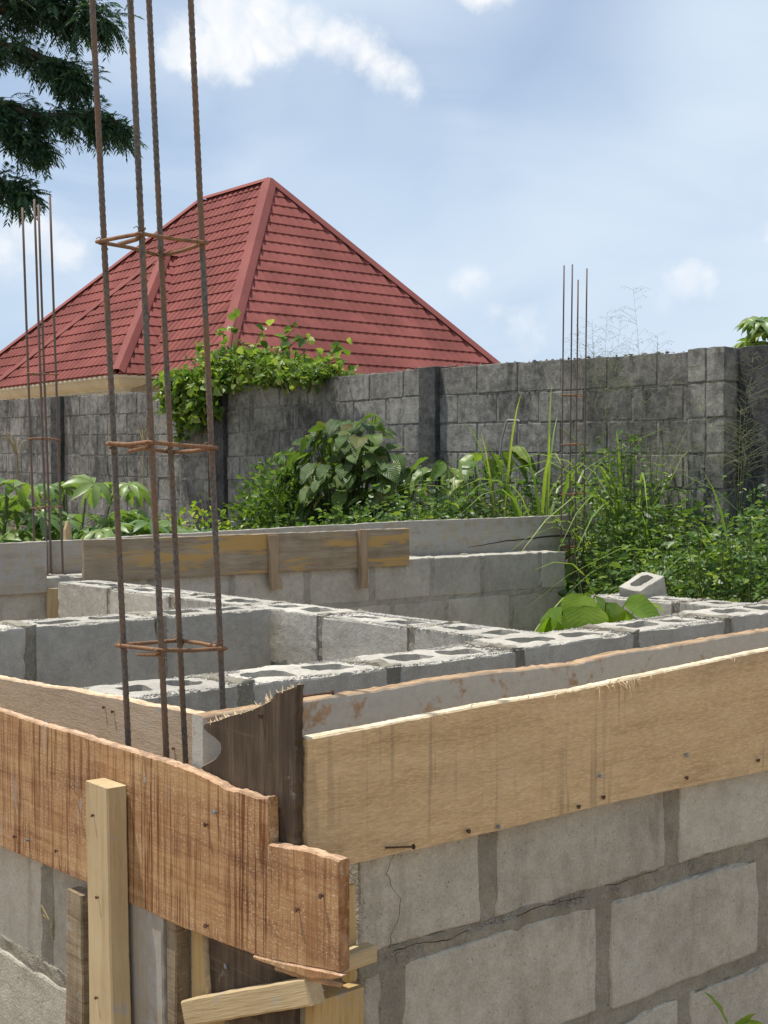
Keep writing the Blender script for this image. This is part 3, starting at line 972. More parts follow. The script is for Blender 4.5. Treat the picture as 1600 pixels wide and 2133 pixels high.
# column form planks seen under the left board
upright('form_plank', 'cement-grey plank right of the upright stake', 'plank', [(0.0, 2.03), (0.86, 2.045)], [(0.0, 2.17), (0.86, 2.17)], 0.024, 1.232 - 0.026, M_pale, 41)
upright('form_plank', 'thin dark strip beside the cement-grey plank', 'plank', [(0.0, 2.000), (0.85, 2.006)], [(0.0, 2.027), (0.86, 2.036)], 0.030, 1.232 - 0.022, M_ragged, 42, 0.003)  # dark strip filling the gap between the planks
upright('form_plank', 'narrow yellow plank next to the dark plank, under the reddish board', 'plank', [(0.0, 1.925), (0.86, 1.93)], [(0.0, 1.997), (0.86, 2.002)], 0.024, 1.238, M_yellow, 43)
dark = upright('broken_plank', 'dark brown upright plank with a broken pale top at the corner', 'plank',
        [(0.70, 1.672), (1.04, 1.672), (1.285, 1.664)],
        [(0.70, 1.915), (0.82, 1.920), (1.06, 1.945), (1.090, 1.955), (1.105, 1.950), (1.115, 1.936), (1.125, 1.915), (1.135, 1.897), (1.145, 1.884), (1.155, 1.879), (1.163, 1.884), (1.169, 1.898), (1.174, 1.918), (1.179, 1.932), (1.184, 1.935), (1.190, 1.925), (1.200, 1.885), (1.213, 1.850), (1.222, 1.815), (1.238, 1.770), (1.250, 1.742), (1.266, 1.722), (1.275, 1.690), (1.283, 1.665)],
        0.014, 1.2225, M_dark, 51, 0.0055, 0.005)
nail(dark, (1.2215, 1.86, 0.795), (-1, 0, 0), False)
nail(dark, (1.2215, 1.76, 1.225), (-1, 0, 0), True)
a = Acc()
a.tube([(1.236, 1.672, 1.265), (1.285, 1.657, 1.268)], 0.002, 6)
a.tube([(1.2845, 1.6573, 1.268), (1.287, 1.656, 1.2682)], 0.0045, 8)
child(dark, 'nail', a.mesh('nail', M_nailr))
a = Acc()
a.add([(1.228, 1.925, 0.83), (1.228, 1.91, 0.73), (1.210, 1.905, 0.72), (1.212, 1.922, 0.83), (1.23, 1.934, 0.83), (1.232, 1.913, 0.725)], [(0, 1, 2, 3), (0, 4, 5, 1), (3, 2, 5, 4)])
child(dark, 'torn_edge', a.mesh('torn_edge', M_fibre))
a = Acc()
for _ in range(70):
    t_ = random.random()
    y_ = 1.67 + t_ * 0.25
    z_ = float(np.interp(y_, [1.664, 1.722, 1.77, 1.85, 1.935], [1.283, 1.266, 1.238, 1.213, 1.184]))
    p_ = Vector((1.2225 + random.uniform(0, 0.014), y_, z_ - 0.004))
    a.tube([p_, p_ + Vector((random.gauss(0, .003), random.gauss(0.003, .006), random.uniform(0.003, 0.013)))], [0.0016, 0.0004], 4, False)
child(dark, 'splinters', a.mesh('splinters', M_fibre), 'stuff')
# short sloping brace across the column form
br = board('brace_batten', 'short sloping wooden brace under the reddish board', 'batten', [(0.0, -0.022), (0.38, -0.020)], [(0.0, 0.022), (0.38, 0.021)], 0.030, (1.198, 1.962, 0.690), Vector((0, -0.93, 0.367)), Vector((0, 0.367, 0.93)), M_stake, 0.02, 0.0015, 61)
upright('corner_plank', 'yellow plank at the corner under the reddish board end', 'plank', [(0.0, 1.632), (0.80, 1.632)], [(0.0, 1.660), (0.80, 1.660)], 0.098, 1.232, M_yellow, 71)
cp = board('corner_plank', 'thin pale cleat standing behind the reddish board end', 'plank', [(0.80, 1.318), (0.955, 1.318)], [(0.80, 1.338), (0.955, 1.336)], 0.018, (0, 1.659, 0), (0, 0, 1), (1, 0, 0), M_yellow, 0.02, 0.001, 73)
cp.matrix_world = Matrix(((0, 0, 1, 0), (0, 1, 0, 1.660), (1, 0, 0, 0), (0, 0, 0, 1)))
board('wood_block', 'small cut timber end sticking out beside the reddish board end', 'wood piece', [(1.24, 0.832), (1.349, 0.836)], [(1.24, 0.858), (1.346, 0.862)], 0.03, (0, 1.625, 0), (1, 0, 0), (0, 0, 1), M_stake, 0.02, 0.001, 75)

# right outer form board
rb_hi = [(1.2385, 1.2003), (1.393, 1.204), (1.609, 1.212), (1.854, 1.214), (2.135, 1.226), (2.46, 1.240), (3.3, 1.25), (4.6, 1.25)]
rb_lo = [(1.2385, 1.000), (1.318, 0.989), (1.498, 0.986), (1.728, 0.988), (1.991, 0.988), (2.463, 0.980), (3.3, 0.98), (4.6, 0.98)]
right_board = board('form_board', 'long smooth tan form board across the right foreground', 'board', rb_lo, rb_hi, 0.024, (0, 1.66, 0), (1, 0, 0), (0, 0, 1), M_tan, 0.007, 0.0014, 5, warp=0.003)
for x, z, ru in ((1.917, 1.046, 0), (1.927, 1.006, 1), (1.858, 0.999, 1), (2.179, 1.052, 0), (2.178, 1.006, 1), (2.421, 1.009, 1), (1.578, 1.0, 1), (1.65, 0.995, 0)):
    nail(right_board, (x, 1.6585, z), (0, -1, 0), bool(ru))
a = Acc()
a.tube([(1.392, 1.655, 1.005), (1.447, 1.650, 0.998)], 0.0019, 6)
a.tube([(1.447, 1.650, 0.998), (1.4488, 1.6498, 0.9978)], 0.0045, 8)
child(right_board, 'bent_nail', a.mesh('bent_nail', M_nailr))
# loose splinters on its top edge
a = Acc()
for _ in range(46):
    x = random.choice([random.gauss(1.975, 0.035), random.gauss(2.0, 0.10), random.uniform(1.3, 2.6)])
    z = float(np.interp(x, [p[0] for p in rb_hi], [p[1] for p in rb_hi]))
    l = random.uniform(0.008, 0.030) if abs(x - 1.98) < 0.09 else random.uniform(0.004, 0.012)
    d = Vector((random.gauss(0, 1), -abs(random.gauss(0, 0.5)), random.gauss(0.0, 0.8))).normalized()
    p = Vector((x, 1.659 - random.uniform(0, .002), z - random.uniform(-0.001, 0.006)))
    if abs(x - 1.98) < 0.06 and random.random() < 0.55:
        d = Vector((random.uniform(-.4, .6), -0.35, -random.uniform(0.2, 1))).normalized()
    a.tube([p, p + d * l * 0.5 + Vector((0, -0.001, 0.002)), p + d * l], [0.0009, 0.0008, 0.0003], 4)
child(right_board, 'splinters', a.mesh('splinters', M_fibre), 'stuff')
# inner form boards
inner_right = board('form_board', 'cement-stained inner form board behind the tan board', 'board', [(1.232, 0.93), (2.2, 0.94), (3.6, 0.95), (4.9, 0.95)], [(1.232, 1.198), (1.454, 1.2), (1.672, 1.204), (1.78, 1.2075), (1.89, 1.209), (2.177, 1.203), (2.3, 1.213), (2.507, 1.216), (2.889, 1.226), (3.6, 1.235), (4.9, 1.235)], 0.034, (0, 1.95, 0), (1, 0, 0), (0, 0, 1), M_grey, 0.014, 0.003, 9, warp=0.003)
inner_left = board('form_board', 'brown inner form board behind the reddish board', 'board', [(-5.2, 0.80), (-2.325, 0.86)], [(-5.2, 1.085), (-3.278, 1.091), (-2.762, 1.112), (-2.5, 1.121), (-2.325, 1.127)], 0.026, (1.46, 0, 0), (0, -1, 0), (0, 0, 1), M_pink, 0.016, 0.0028, 11, warp=0.003)
for y, z in ((2.72, 1.088), (2.68, 1.083), (2.42, 1.04)):
    nail(inner_left, (1.459, y, z), (-1, 0, 0), True, 0.0035)
# boards on the far wall
front_far = board('form_board', 'weathered form board with ochre stains on the far wall', 'board', [(3.21, 1.08), (5.397, 1.078)], [(3.21, 1.296), (4.3, 1.301), (5.397, 1.307)], 0.025, (0, 6.19, 0), (1, 0, 0), (0, 0, 1), M_weath, 0.03, 0.003, 13, warp=0.004)
pale_far = board('form_board', 'pale grey form board standing behind the ochre-stained board', 'board', [(3.02, 1.03), (7.18, 1.104)], [(3.02, 1.283), (3.355, 1.284), (3.78, 1.300), (5.629, 1.34), (7.179, 1.352)], 0.025, (0, 6.47, 0), (1, 0, 0), (0, 0, 1), M_pale, 0.03, 0.003, 15, warp=0.004)
vs_, fs_ = [], []
for i_ in range(40):
    x_ = 6.15 + i_ * 0.0262
    z_ = 1.150 + 0.055 * min(1, i_ / 26) ** 0.8 + fbm((x_ * 7, 0, 0), 6) * 0.012
    w_ = 0.0012 + 0.0045 * (i_ / 40)
    vs_ += [(x_, 6.4665, z_ - w_), (x_, 6.4665, z_ + w_)]
    if i_:
        fs_.append((2 * i_ - 2, 2 * i_, 2 * i_ + 1, 2 * i_ - 1))
child(pale_far, 'crack', mesh_data('crack', vs_, fs_, M_crack))
board('form_board', 'cement-washed form board at the far left edge', 'board', [(1.9, 1.04), (3.005, 1.04)], [(1.9, 1.297), (3.005, 1.295)], 0.025, (0, 6.19, 0), (1, 0, 0), (0, 0, 1), M_pale, 0.03, 0.003, 17, warp=0.004)
board('batten', 'left of two wooden battens on the ochre-stained board', 'batten', [(0.985, 4.352), (1.08, 4.345), (1.292, 4.338)], [(0.985, 4.425), (1.03, 4.42), (1.08, 4.395), (1.292, 4.400)], 0.028, (0, 6.161, 0), (0, 0, 1), (1, 0, 0), M_peg, 0.02, 0.002, 81).matrix_world = Matrix(((0, 0, 1, 0), (0, 1, 0, 6.161), (1, 0, 0, 0), (0, 0, 0, 1)))
board('batten', 'right of two wooden battens on the ochre-stained board', 'batten', [(0.958, 4.998), (1.307, 4.985)], [(0.958, 5.05), (1.307, 5.045)], 0.028, (0, 6.161, 0), (0, 0, 1), (1, 0, 0), M_peg, 0.02, 0.002, 83).matrix_world = Matrix(((0, 0, 1, 0), (0, 1, 0, 6.161), (1, 0, 0, 0), (0, 0, 0, 1)))
board('batten', 'short brown upright timber below the far left rebar cage', 'batten', [(0.60, 3.005), (1.06, 3.005)], [(0.60, 3.07), (1.06, 3.07)], 0.028, (0, 6.16, 0), (0, 0, 1), (1, 0, 0), M_stake, 0.02, 0.002, 85).matrix_world = Matrix(((0, 0, 1, 0), (0, 1, 0, 6.168), (1, 0, 0, 0), (0, 0, 0, 1)))
board('peg', 'pointed wooden peg standing behind the far left board', 'peg', [(0.9, 3.26), (1.34, 3.265), (1.385, 3.28)], [(0.9, 3.305), (1.34, 3.30), (1.385, 3.285)], 0.03, (0, 6.50, 0), (0, 0, 1), (1, 0, 0), M_stake, 0.02, 0.001, 87).matrix_world = Matrix(((0, 0, 1, 0), (0, 1, 0, 6.50), (1, 0, 0, 0), (0, 0, 0, 1)))


# ------------------------------------------------------------------ rebar cages
def ribbed(acc, p0, p1, r, bow, near):
    p0, p1 = Vector(p0), Vector(p1)
    L = (p1 - p0).length
    n = 12 if near else 6
    m = int(L / 0.0042) if near else 10
    ax = (p1 - p0) / L
    a = ax.orthogonal().normalized()
    b = ax.cross(a)
    vs = []
    ph = random.uniform(0, 6)
    for i in range(m + 1):
        s = i / m
        c = p0.lerp(p1, s) + bow * math.sin(math.pi * s)
        for k in range(n):
            th = 2 * math.pi * k / n
            rr = r
            if near:
                q = math.sin(2 * math.pi * (s * L) / 0.0155 + 2 * th + ph)
                rr = r * (0.94 + 0.16 * max(0.0, q) ** 2)
            vs.append(tuple(c + (a * math.cos(th) + b * math.sin(th)) * rr))
    fs = []
    for i in range(m):
        for k in range(n):
            k2 = (k + 1) % n
            fs.append((i * n + k, i * n + k2, (i + 1) * n + k2, (i + 1) * n + k))
    fs.append(tuple((m) * n + k for k in range(n)))
    fs.append(tuple(range(n - 1, -1, -1)))
    acc.add(vs, fs)


def cage(label, corners, z0, zref, tops, lean, levels, rbar, rst, near, mat_b, mat_s):
    """corners: four (x, y) at height zref, in order round the square"""
    cx = sum(c[0] for c in corners) / 4
    cy = sum(c[1] for c in corners) / 4
    root = thing('rebar_cage', label, 'rebar cage', (cx, cy, z0), 'rebar cages of the unfinished columns')
    inv_ = Matrix.Translation((-cx, -cy, -z0))
    bars = []
    for (x, y), zt in zip(corners, tops):
        a = Acc()
        j = Vector((random.uniform(-1, 1), random.uniform(-1, 1), 0)) * (0.006 if near else 0.004)
        p0 = Vector((x, y, z0)) + Vector((lean[0], lean[1], 0)) * (z0 - zref)
        p1 = Vector((x, y, zt)) + Vector((lean[0], lean[1], 0)) * (zt - zref) + j
        ribbed(a, p0, p1, rbar, j * 0.5, near)
        o = obj('bar', a.mesh('bar', mat_b, True), root)
        o.matrix_parent_inverse = inv_
        bars.append((p0, p1))
    for li, z in enumerate(levels):
        pts = []
        for p0, p1 in bars:
            s = (z - p0.z) / (p1.z - p0.z)
            q = p0.lerp(p1, s)
            d = Vector((q.x - cx - lean[0] * (z - zref), q.y - cy - lean[1] * (z - zref), 0)).normalized()
            pts.append(q + d * (rbar + rst) * 1.05 + Vector((0, 0, random.uniform(-1, 1) * (0.008 if near else 0.010))))
        path = []
        for i in range(4):
            a_, b_ = pts[i], pts[(i + 1) % 4]
            u = (b_ - a_).normalized()
            e = 0.012 if near else 0.01
            path += [a_ + u * e, a_.lerp(b_, 0.5) + Vector((0, 0, random.uniform(-.003, .003))), b_ - u * e]
            c2 = (b_ + (b_ - Vector((cx, cy, b_.z))).normalized() * 0.002)
            path.append(c2)
        path = path[-1:] + path
        # overlap of the loop's two ends
        drop = Vector((0, 0, -2.3 * rst))
        path += [path[1] + drop, path[2] + drop * 1.4]
        a = Acc()
        a.tube(path, rst, 8 if near else 5)
        st = obj('stirrup', a.mesh('stirrup', mat_s, True), root)
        st.matrix_parent_inverse = inv_
        if near:
            for (p0, p1), pt in zip(bars, pts):
                s = (z - p0.z) / (p1.z - p0.z)
                q = p0.lerp(p1, s)
                a = Acc()
                for dz, ph in ((0.004, 0.3), (-0.005, -0.3)):
                    ring = []
                    for k in range(13):
                        th = 2 * math.pi * k / 12
                        ring.append(q + Vector((math.cos(th) * (rbar + 0.0025), math.sin(th) * (rbar + 0.0025), dz + ph * 0.018 * math.cos(th + 0.7))))
                    a.tube(ring, 0.0011, 4)
                e = q + Vector((-0.008, -0.006, 0.004))
                a.tube([e, e + Vector((-0.006, -0.004, 0.006)), e + Vector((-0.012, -0.001, 0.002))], 0.001, 4)
                tw = obj('tie_wire', a.mesh('tie_wire', mat_s), st)
    return root


cage('tall near rebar cage with rusty stirrups at the front corner', [(1.275, 2.160), (1.275, 2.302), (1.420, 2.332), (1.420, 2.190)], 0.45, 1.28, (3.30, 3.25, 3.35, 3.28), (-0.034, 0.0290), (1.28, 1.662, 2.052), 0.0060, 0.0040, True, M_bar, M_stir)
cage('thin rebar cage at far left below the tree', [(3.070, 6.345), (3.050, 6.440), (3.148, 6.455), (3.163, 6.360)], 0.45, 1.6, (3.02, 2.99, 3.02, 3.05), (-0.022, 0.0185), (1.115, 1.465, 1.805, 2.145), 0.0060, 0.0035, False, M_barfar, M_stir)
cage('thin rebar cage at right beside the far wall end', [(7.045, 6.320), (7.020, 6.425), (7.125, 6.440), (7.150, 6.330)], 0.45, 1.6, (2.99, 3.10, 3.12, 3.08), (0.006, -0.006), (1.135, 1.505, 1.845, 2.195), 0.0060, 0.0035, False, M_barfar, M_stir)


# ------------------------------------------------------------------ boundary fence of weathered blocks
def build_fence():
    root = thing('boundary_wall', 'long dark weathered block boundary wall behind the weeds', 'wall', (8.0, 11, 0))
    inv_ = Matrix.Translation((-8.0, -11, 0))
    mats = []
    Ls = 0.462
    full = [mesh_data('fence_block', *solid((0.15, Ls, 0.236), 0.05, 0.005, 0.0028, 300 + i, (), False, 0.003, 0.003), M_fence) for i in range(8)]
    half = [mesh_data('fence_half_block', *solid((0.20, 0.152, 0.236), 0.04, 0.006, 0.004, 340 + i, (), False, 0.006, 0.003), M_fence) for i in range(5)]
    mort = Acc()
    ncourse = 8
    y0, y1 = 4.45, 18.9
    def ztop(y):
        return 2.60 + max(0, (y - 12.2)) * 0.021 - max(0, 8.8 - y) * 0.022
    for c in range(ncourse):
        y = y0 + (0.24 if c % 2 else 0.0)
        while y < y1:
            z = ztop(y) - (c + 1) * 0.25 + 0.009 + random.uniform(-.004, .004)
            o = obj('block', random.choice(full), root, (8.0 + random.uniform(-.004, .004), y, z))
            o.matrix_parent_inverse = inv_
            y += 0.482
    ys = np.arange(y0 - 0.2, y1 + 0.3, 0.25)
    for a, b in zip(ys[:-1], ys[1:]):
        zt = ztop((a + b) / 2) - 0.02
        v, f = solid((0.12, b - a + 0.01, zt - 0.1), 0.05, 0.004, 0.0018, int(a * 31), (), False, 0, 0.012, 9)
        mort.add([(q[0] + 8.006, q[1] + a, q[2] + 0.1) for q in v], f)
    # lit quoin pier at right, then slim dark concrete columns
    for py in (5.63,):
        for c in range(ncourse):
            z = ztop(py) - (c + 1) * 0.25 + 0.012
            for k in range(2):
                o = obj('pier_block', random.choice(half), root, (7.80 + random.uniform(-.006, .006), py + k * 0.160 + random.uniform(-.003, .003), z))
                o.matrix_parent_inverse = inv_
        v, f = solid((0.185, 0.30, ztop(py) - 0.1), 0.06, 0.004, 0.002, int(py * 10), (), False, 0, 0, 9)
        mort.add([(q[0] + 7.809, q[1] + py + 0.004, q[2] + 0.08) for q in v], f)
    for py, wd in ((8.77, 0.22), (12.15, 0.30), (15.95, 0.28), (5.36, 0.24)):  # last one, beside the quoin pier, paints that pier's shaded side
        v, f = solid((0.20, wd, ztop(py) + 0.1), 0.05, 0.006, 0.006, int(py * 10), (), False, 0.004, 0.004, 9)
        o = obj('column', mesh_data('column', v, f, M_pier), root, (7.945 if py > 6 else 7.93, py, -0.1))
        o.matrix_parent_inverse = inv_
    m = obj('mortar', mort.mesh('mortar', M_fmort), root)
    m.matrix_parent_inverse = inv_
    # crumbling patch and lumps of mortar squeezed from the joints
    a = Acc()
    for _ in range(900):
        y = random.uniform(y0, y1)
        c = random.randint(1, 6)
        z = ztop(y) - c * 0.25 + random.gauss(0, 0.008)
        s = random.uniform(0.004, 0.018)
        crumbs(a, (8.002, y, z), s * 0.75)
    for _ in range(700):
        z = random.gauss(1.42, 0.10) if random.random() < 0.6 else random.uniform(1.0, 1.7)
        crumbs(a, (7.805 + random.uniform(-.004, .004), 5.63 + min(0.31, abs(random.gauss(0.15, 0.05))), z), random.uniform(0.003, 0.013))
    for _ in range(500):
        y = random.uniform(y0, y1)
        crumbs(a, (8.0 + random.uniform(0.0, 0.14), y, ztop(y) + random.uniform(-.004, .002)), random.uniform(0.006, 0.02))
    m = obj('mortar_lumps', a.mesh('mortar_lumps', M_fence, True), root, kind='stuff')
    m.matrix_parent_inverse = inv_


build_fence()


# ------------------------------------------------------------------ house with the red metal-tile roof
def tile_face(parent, O, e, s, nrm, V, lim, row=0.30, period=0.205):
    """stepped, scalloped tile courses on one roof slope. O: eave origin, e: along the eave, s: up the slope,
    lim(v) gives the range along the eave at height v"""
    O, e, s, nrm = map(Vector, (O, e, s, nrm))
    k = 0
    v = 0.0
    while v < V - 0.02:
        v1 = min(v + row, V)
        a0, b0 = lim(v)
        a1, b1 = lim(v1)
        us = np.arange(math.floor(min(a0, a1) / period) * period, max(b0, b1) + period, period / 8)
        vs, fs = [], []
        def prof(u):
            x = (u / period) % 1.0
            h = 0.5 - 0.5 * math.cos(2 * math.pi * x)
            return min(1.0, max(0.0, (h - 0.22) / 0.45))
        m = 0
        for u in us:
            if u < min(a0, a1) - 0.03 or u > max(b0, b1) + 0.03:
                continue
            ub, ut = min(max(u, a0), b0), min(max(u, a1), b1)
            h = prof(u)
            dip = -0.042 * h
            pb = O + e * ub + s * (v + dip) + nrm * (0.025 + 0.034 * h)
            pl = O + e * ub + s * (v + dip + 0.004) + nrm * (-0.006)
            pt = O + e * ut + s * (v1 + 0.01) + nrm * (0.000 + 0.034 * h)
            pm = (O + e * ((ub + ut) / 2) + s * ((v + v1) / 2) + nrm * (0.0125 + 0.034 * h))
            vs += [pl, pb, pm, pt]
            if m:
                q = 4 * m
                fs += [(q - 4, q, q + 1, q - 3), (q - 3, q + 1, q + 2, q - 2), (q - 2, q + 2, q + 3, q - 1)]
            m += 1
        if m > 1:
            obj('tile_course', mesh_data('tile_course', vs, fs, M_roof, False), parent)
        v = v1
        k += 1


def cap(parent, p, q, r=0.13):
    """folded metal cap along a hip or ridge, with rivets"""
    p, q = Vector(p), Vector(q)
    ax = (q - p).normalized()
    side = ax.cross(Vector((0, 0, 1))).normalized()
    up_ = side.cross(ax).normalized()
    prof = [(-1.25, -0.62), (-1.0, -0.35), (-0.35, 0.30), (0.35, 0.30), (1.0, -0.35), (1.25, -0.62)]
    n = max(2, int((q - p).length / 0.9))
    for i in range(1):
        vs, fs = [], []
        for j in range(n + 1):
            c = p.lerp(q, j / n)
            for a, b in prof:
                vs.append(c + side * a * r + up_ * (b * r + 0.06))
        m = len(prof)
        for j in range(n):
            for t in range(m - 1):
                fs.append((j * m + t, (j + 1) * m + t, (j + 1) * m + t + 1, j * m + t + 1))
        o = obj('ridge_cap', mesh_data('ridge_cap', vs, fs, M_cap), parent)
    return o


def build_house():
    root = thing('house', 'house with a steep red metal-tile hip roof and cream cornice', 'house', (13.5, 22, 0))
    inv_ = Matrix.Translation((-13.5, -22, 0))
    roof = obj('roof', None, root)
    roof.matrix_parent_inverse = inv_
    ze, zr = 3.60, 7.945
    A = (16.61, 23.59)
    B = (16.61, 26.19)
    x0, y0, x1, y1 = 13.12, 20.10, 20.72, 32.6
    rise = zr - ze
    # slope facing -Y (right in the picture)
    run = A[1] - y0
    V = math.hypot(run, rise)
    s = (0, run / V, rise / V)
    n = (0, -rise / V, run / V)
    tile_face(roof, (0, y0, ze), (1, 0, 0), s, n, V, lambda v: (x0 + (A[0] - x0) * v / V, x1 + (A[0] - x1) * v / V))
    # slope facing -X
    run = A[0] - x0
    V2 = math.hypot(run, rise)
    s2 = (run / V2, 0, rise / V2)
    n2 = (-rise / V2, 0, run / V2)
    tile_face(roof, (x0, 0, ze), (0, -1, 0), s2, n2, V2, lambda v: (-(y1 + (B[1] - y1) * v / V2), -(y0 + (A[1] - y0) * v / V2)))
    # plain back slopes
    acc = Acc()
    acc.add([(x1, y0, ze), (x1, y1, ze), (*B, zr), (*A, zr)], [(0, 1, 2, 3)])
    acc.add([(x0, y1, ze), (x1, y1, ze), (*B, zr)], [(1, 0, 2)])
    obj('back_slope', acc.mesh('back_slope', M_roof), roof)
    # projecting wing
    wx, wy0, wy1 = 12.37, 22.5, 28.07
    WA = (15.07, 25.30)
    wz = 6.43
    run = WA[0] - wx
    Vw = math.hypot(run, wz - ze)
    sw = (run / Vw, 0, (wz - ze) / Vw)
    nw = (-(wz - ze) / Vw, 0, run / Vw)
    tile_face(roof, (wx, 0, ze), (0, -1, 0), sw, nw, Vw, lambda v: (-(wy1 + (WA[1] - wy1) * v / Vw), -(wy0 + (WA[1] - wy0) * v / Vw)))
    run = WA[1] - wy0
    Vs = math.hypot(run, wz - ze)
    ss_ = (0, run / Vs, (wz - ze) / Vs)
    ns = (0, -(wz - ze) / Vs, run / Vs)
    tile_face(roof, (0, wy0, ze), (1, 0, 0), ss_, ns, Vs, lambda v: (wx + (WA[0] - wx) * v / Vs, 13.12 + (15.39 - 13.12) * v / Vs))
    acc = Acc()
    acc.add([(wx, wy1, ze), (WA[0], WA[1], wz), (15.39, 25.3, wz), (13.12, wy1, ze)], [(0, 1, 2, 3)])
    obj('back_slope', acc.mesh('back_slope', M_roof), roof)
    for p, q, r in (((x0, y0, ze), (*A, zr), 0.13), ((x1, y0, ze), (*A, zr), 0.12), ((*A, zr), (*B, zr), 0.10), ((x0, y1, ze), (*B, zr), 0.12),
                 ((wx, wy0, ze), (*WA, wz), 0.11), ((wx, wy1, ze), (*WA, wz), 0.11), ((*WA, wz), (15.39, 25.3, wz), 0.10)):
        cap(roof, p, q, r)
    # walls
    acc = Acc()
    ov = 0.45
    acc.box((x0 + ov, y0 + ov, -0.1), (x1 - ov, y1 - ov, ze - 0.05))
    acc.box((wx + ov, wy0 + ov, -0.1), (x0 + ov + 0.3, wy1 - ov, ze - 0.06))
    o = obj('wall', acc.mesh('wall', M_cream), root)
    o.matrix_parent_inverse = inv_
    # eave boarding: fascia, cove and dentil band along the two visible eaves
    acc = Acc()
    def eave(p, q, out):
        """p, q: eave ends; out: outward direction"""
        p, q, out = Vector(p), Vector(q), Vector(out)
        prof = [(0.02, -0.02), (0.02, -0.07), (-0.05, -0.075), (-0.07, -0.13), (-0.13, -0.19), (-0.21, -0.225), (-0.28, -0.24), (-0.28, -0.275), (-0.30, -0.275), (-0.30, -0.36), (-0.33, -0.37), (-0.33, -0.40), (-0.46, -0.40)]
        ax = (q - p).normalized()
        vs, fs = [], []
        for j, c in enumerate((p, q)):
            for a, b in prof:
                inset = ax * (-a if j == 0 else a)
                vs.append(c + out * a + Vector((0, 0, b)) + inset * (1 if True else 0))
        m = len(prof)
        for t in range(m - 1):
            fs.append((t, t + 1, m + t + 1, m + t))
        acc.add(vs, fs)
        L = (q - p).length
        side = ax
        for k in range(int(L / 0.085)):
            c = p + ax * (0.35 + k * 0.085) + out * (-0.30)
            if k * 0.085 + 0.7 > L:
                break
            a_ = c
            b_ = c + ax * 0.05 + out * 0.022
            acc.box((min(a_.x, b_.x), min(a_.y, b_.y), ze - 0.345), (max(a_.x, b_.x), max(a_.y, b_.y), ze - 0.292))
    eave((wx, wy1, ze), (wx, wy0, ze), (-1, 0, 0))
    eave((wx, wy0, ze), (x0, wy0, ze), (0, -1, 0))
    eave((x0, wy0, ze), (x0, y0, ze), (-1, 0, 0))
    eave((x0, y0, ze), (x1, y0, ze), (0, -1, 0))
    eave((x0, y1, ze), (x0, wy1, ze), (-1, 0, 0))
    o = obj('cornice', acc.mesh('cornice', M_cream), root)
    o.matrix_parent_inverse = inv_
    # scrolled brackets under the wing eave
    for k in range(7):
        y = wy0 + 0.75 + k * 0.72
        a = Acc()
        pts = []
        for t in range(9):
            th = t / 8 * math.pi * 0.5
            pts.append((wx + 0.10 + 0.20 * math.sin(th), y + 0.10 * math.sin(t * 0.5), ze - 0.10 - 0.16 * (1 - math.cos(th))))
        a.tube(pts, 0.022, 6)
        o = obj('bracket', a.mesh('bracket', M_cream, True), root)
        o.matrix_parent_inverse = inv_


build_house()


# ------------------------------------------------------------------ plants
def leaf_attr(me, vals, uv=None):
    at = me.attributes.new('leafvar', 'FLOAT', 'POINT')
    at.data.foreach_set('value', np.asarray(vals, dtype=np.float32))
    if uv is not None:
        a2 = me.attributes.new('leafuv', 'FLOAT_VECTOR', 'POINT')
        a2.data.foreach_set('vector', np.asarray(uv, dtype=np.float32).ravel())


def unit(a):
    return a / (np.linalg.norm(a, axis=1, keepdims=True) + 1e-9)


def leaf_cloud(name, P, D, length, width, mat, parent=None, fold=0.18, droop=0.15, var=None, tilt=0.6, shape='oval'):
    """many small folded leaves as one mesh. P base points, D directions"""
    n = len(P)
    P = np.asarray(P, float)
    D = unit(np.asarray(D, float))
    length = np.broadcast_to(np.asarray(length, float), (n,))[:, None]
    width = np.broadcast_to(np.asarray(width, float), (n,))[:, None]
    upv = np.tile(np.array([[0, 0, 1.0]]), (n, 1)) + rng.normal(0, tilt, (n, 3))
    S = unit(np.cross(D, upv))
    N = unit(np.cross(S, D))
    if shape == 'oval':
        loc = [(0, 0, 0), (0.32, 0.5, 1), (0.32, -0.5, 1), (0.68, 0.40, 1), (0.68, -0.40, 1), (1.0, 0, 0), (0.36, 0, -0.4), (0.70, 0, -0.2)]
        F = np.array([(0, 6, 1, 1), (0, 2, 6, 6), (1, 6, 7, 3), (2, 4, 7, 6), (3, 7, 5, 5), (4, 5, 7, 7)])
    else:
        loc = [(0, 0, 0), (0.45, 0.5, 0.6), (0.45, -0.5, 0.6), (1.0, 0, 0)]
        F = np.array([(0, 2, 3, 1)])
    m = len(loc)
    V = np.zeros((n, m, 3))
    for i, (a, b, c) in enumerate(loc):
        V[:, i] = P + D * length * a + S * width * b + N * (width * c * fold) - np.array([[0, 0, 1.0]]) * length * droop * a * a
    verts = V.reshape(-1, 3)
    faces = []
    base = (np.arange(n) * m)[:, None]
    for f in F:
        faces.append(base + f[None, :])
    faces = np.concatenate(faces, 0)
    me = bpy.data.meshes.new(name)
    fl = []
    for f in faces.tolist():
        fl.append(f[:3] if f[2] == f[3] else f)
    me.from_pydata(verts.tolist(), [], fl)
    me.materials.append(mat)
    if var is None:
        var = rng.uniform(0, 1, n)
    leaf_attr(me, np.repeat(var, m))
    me.update()
    o = obj(name, me, parent)
    return o


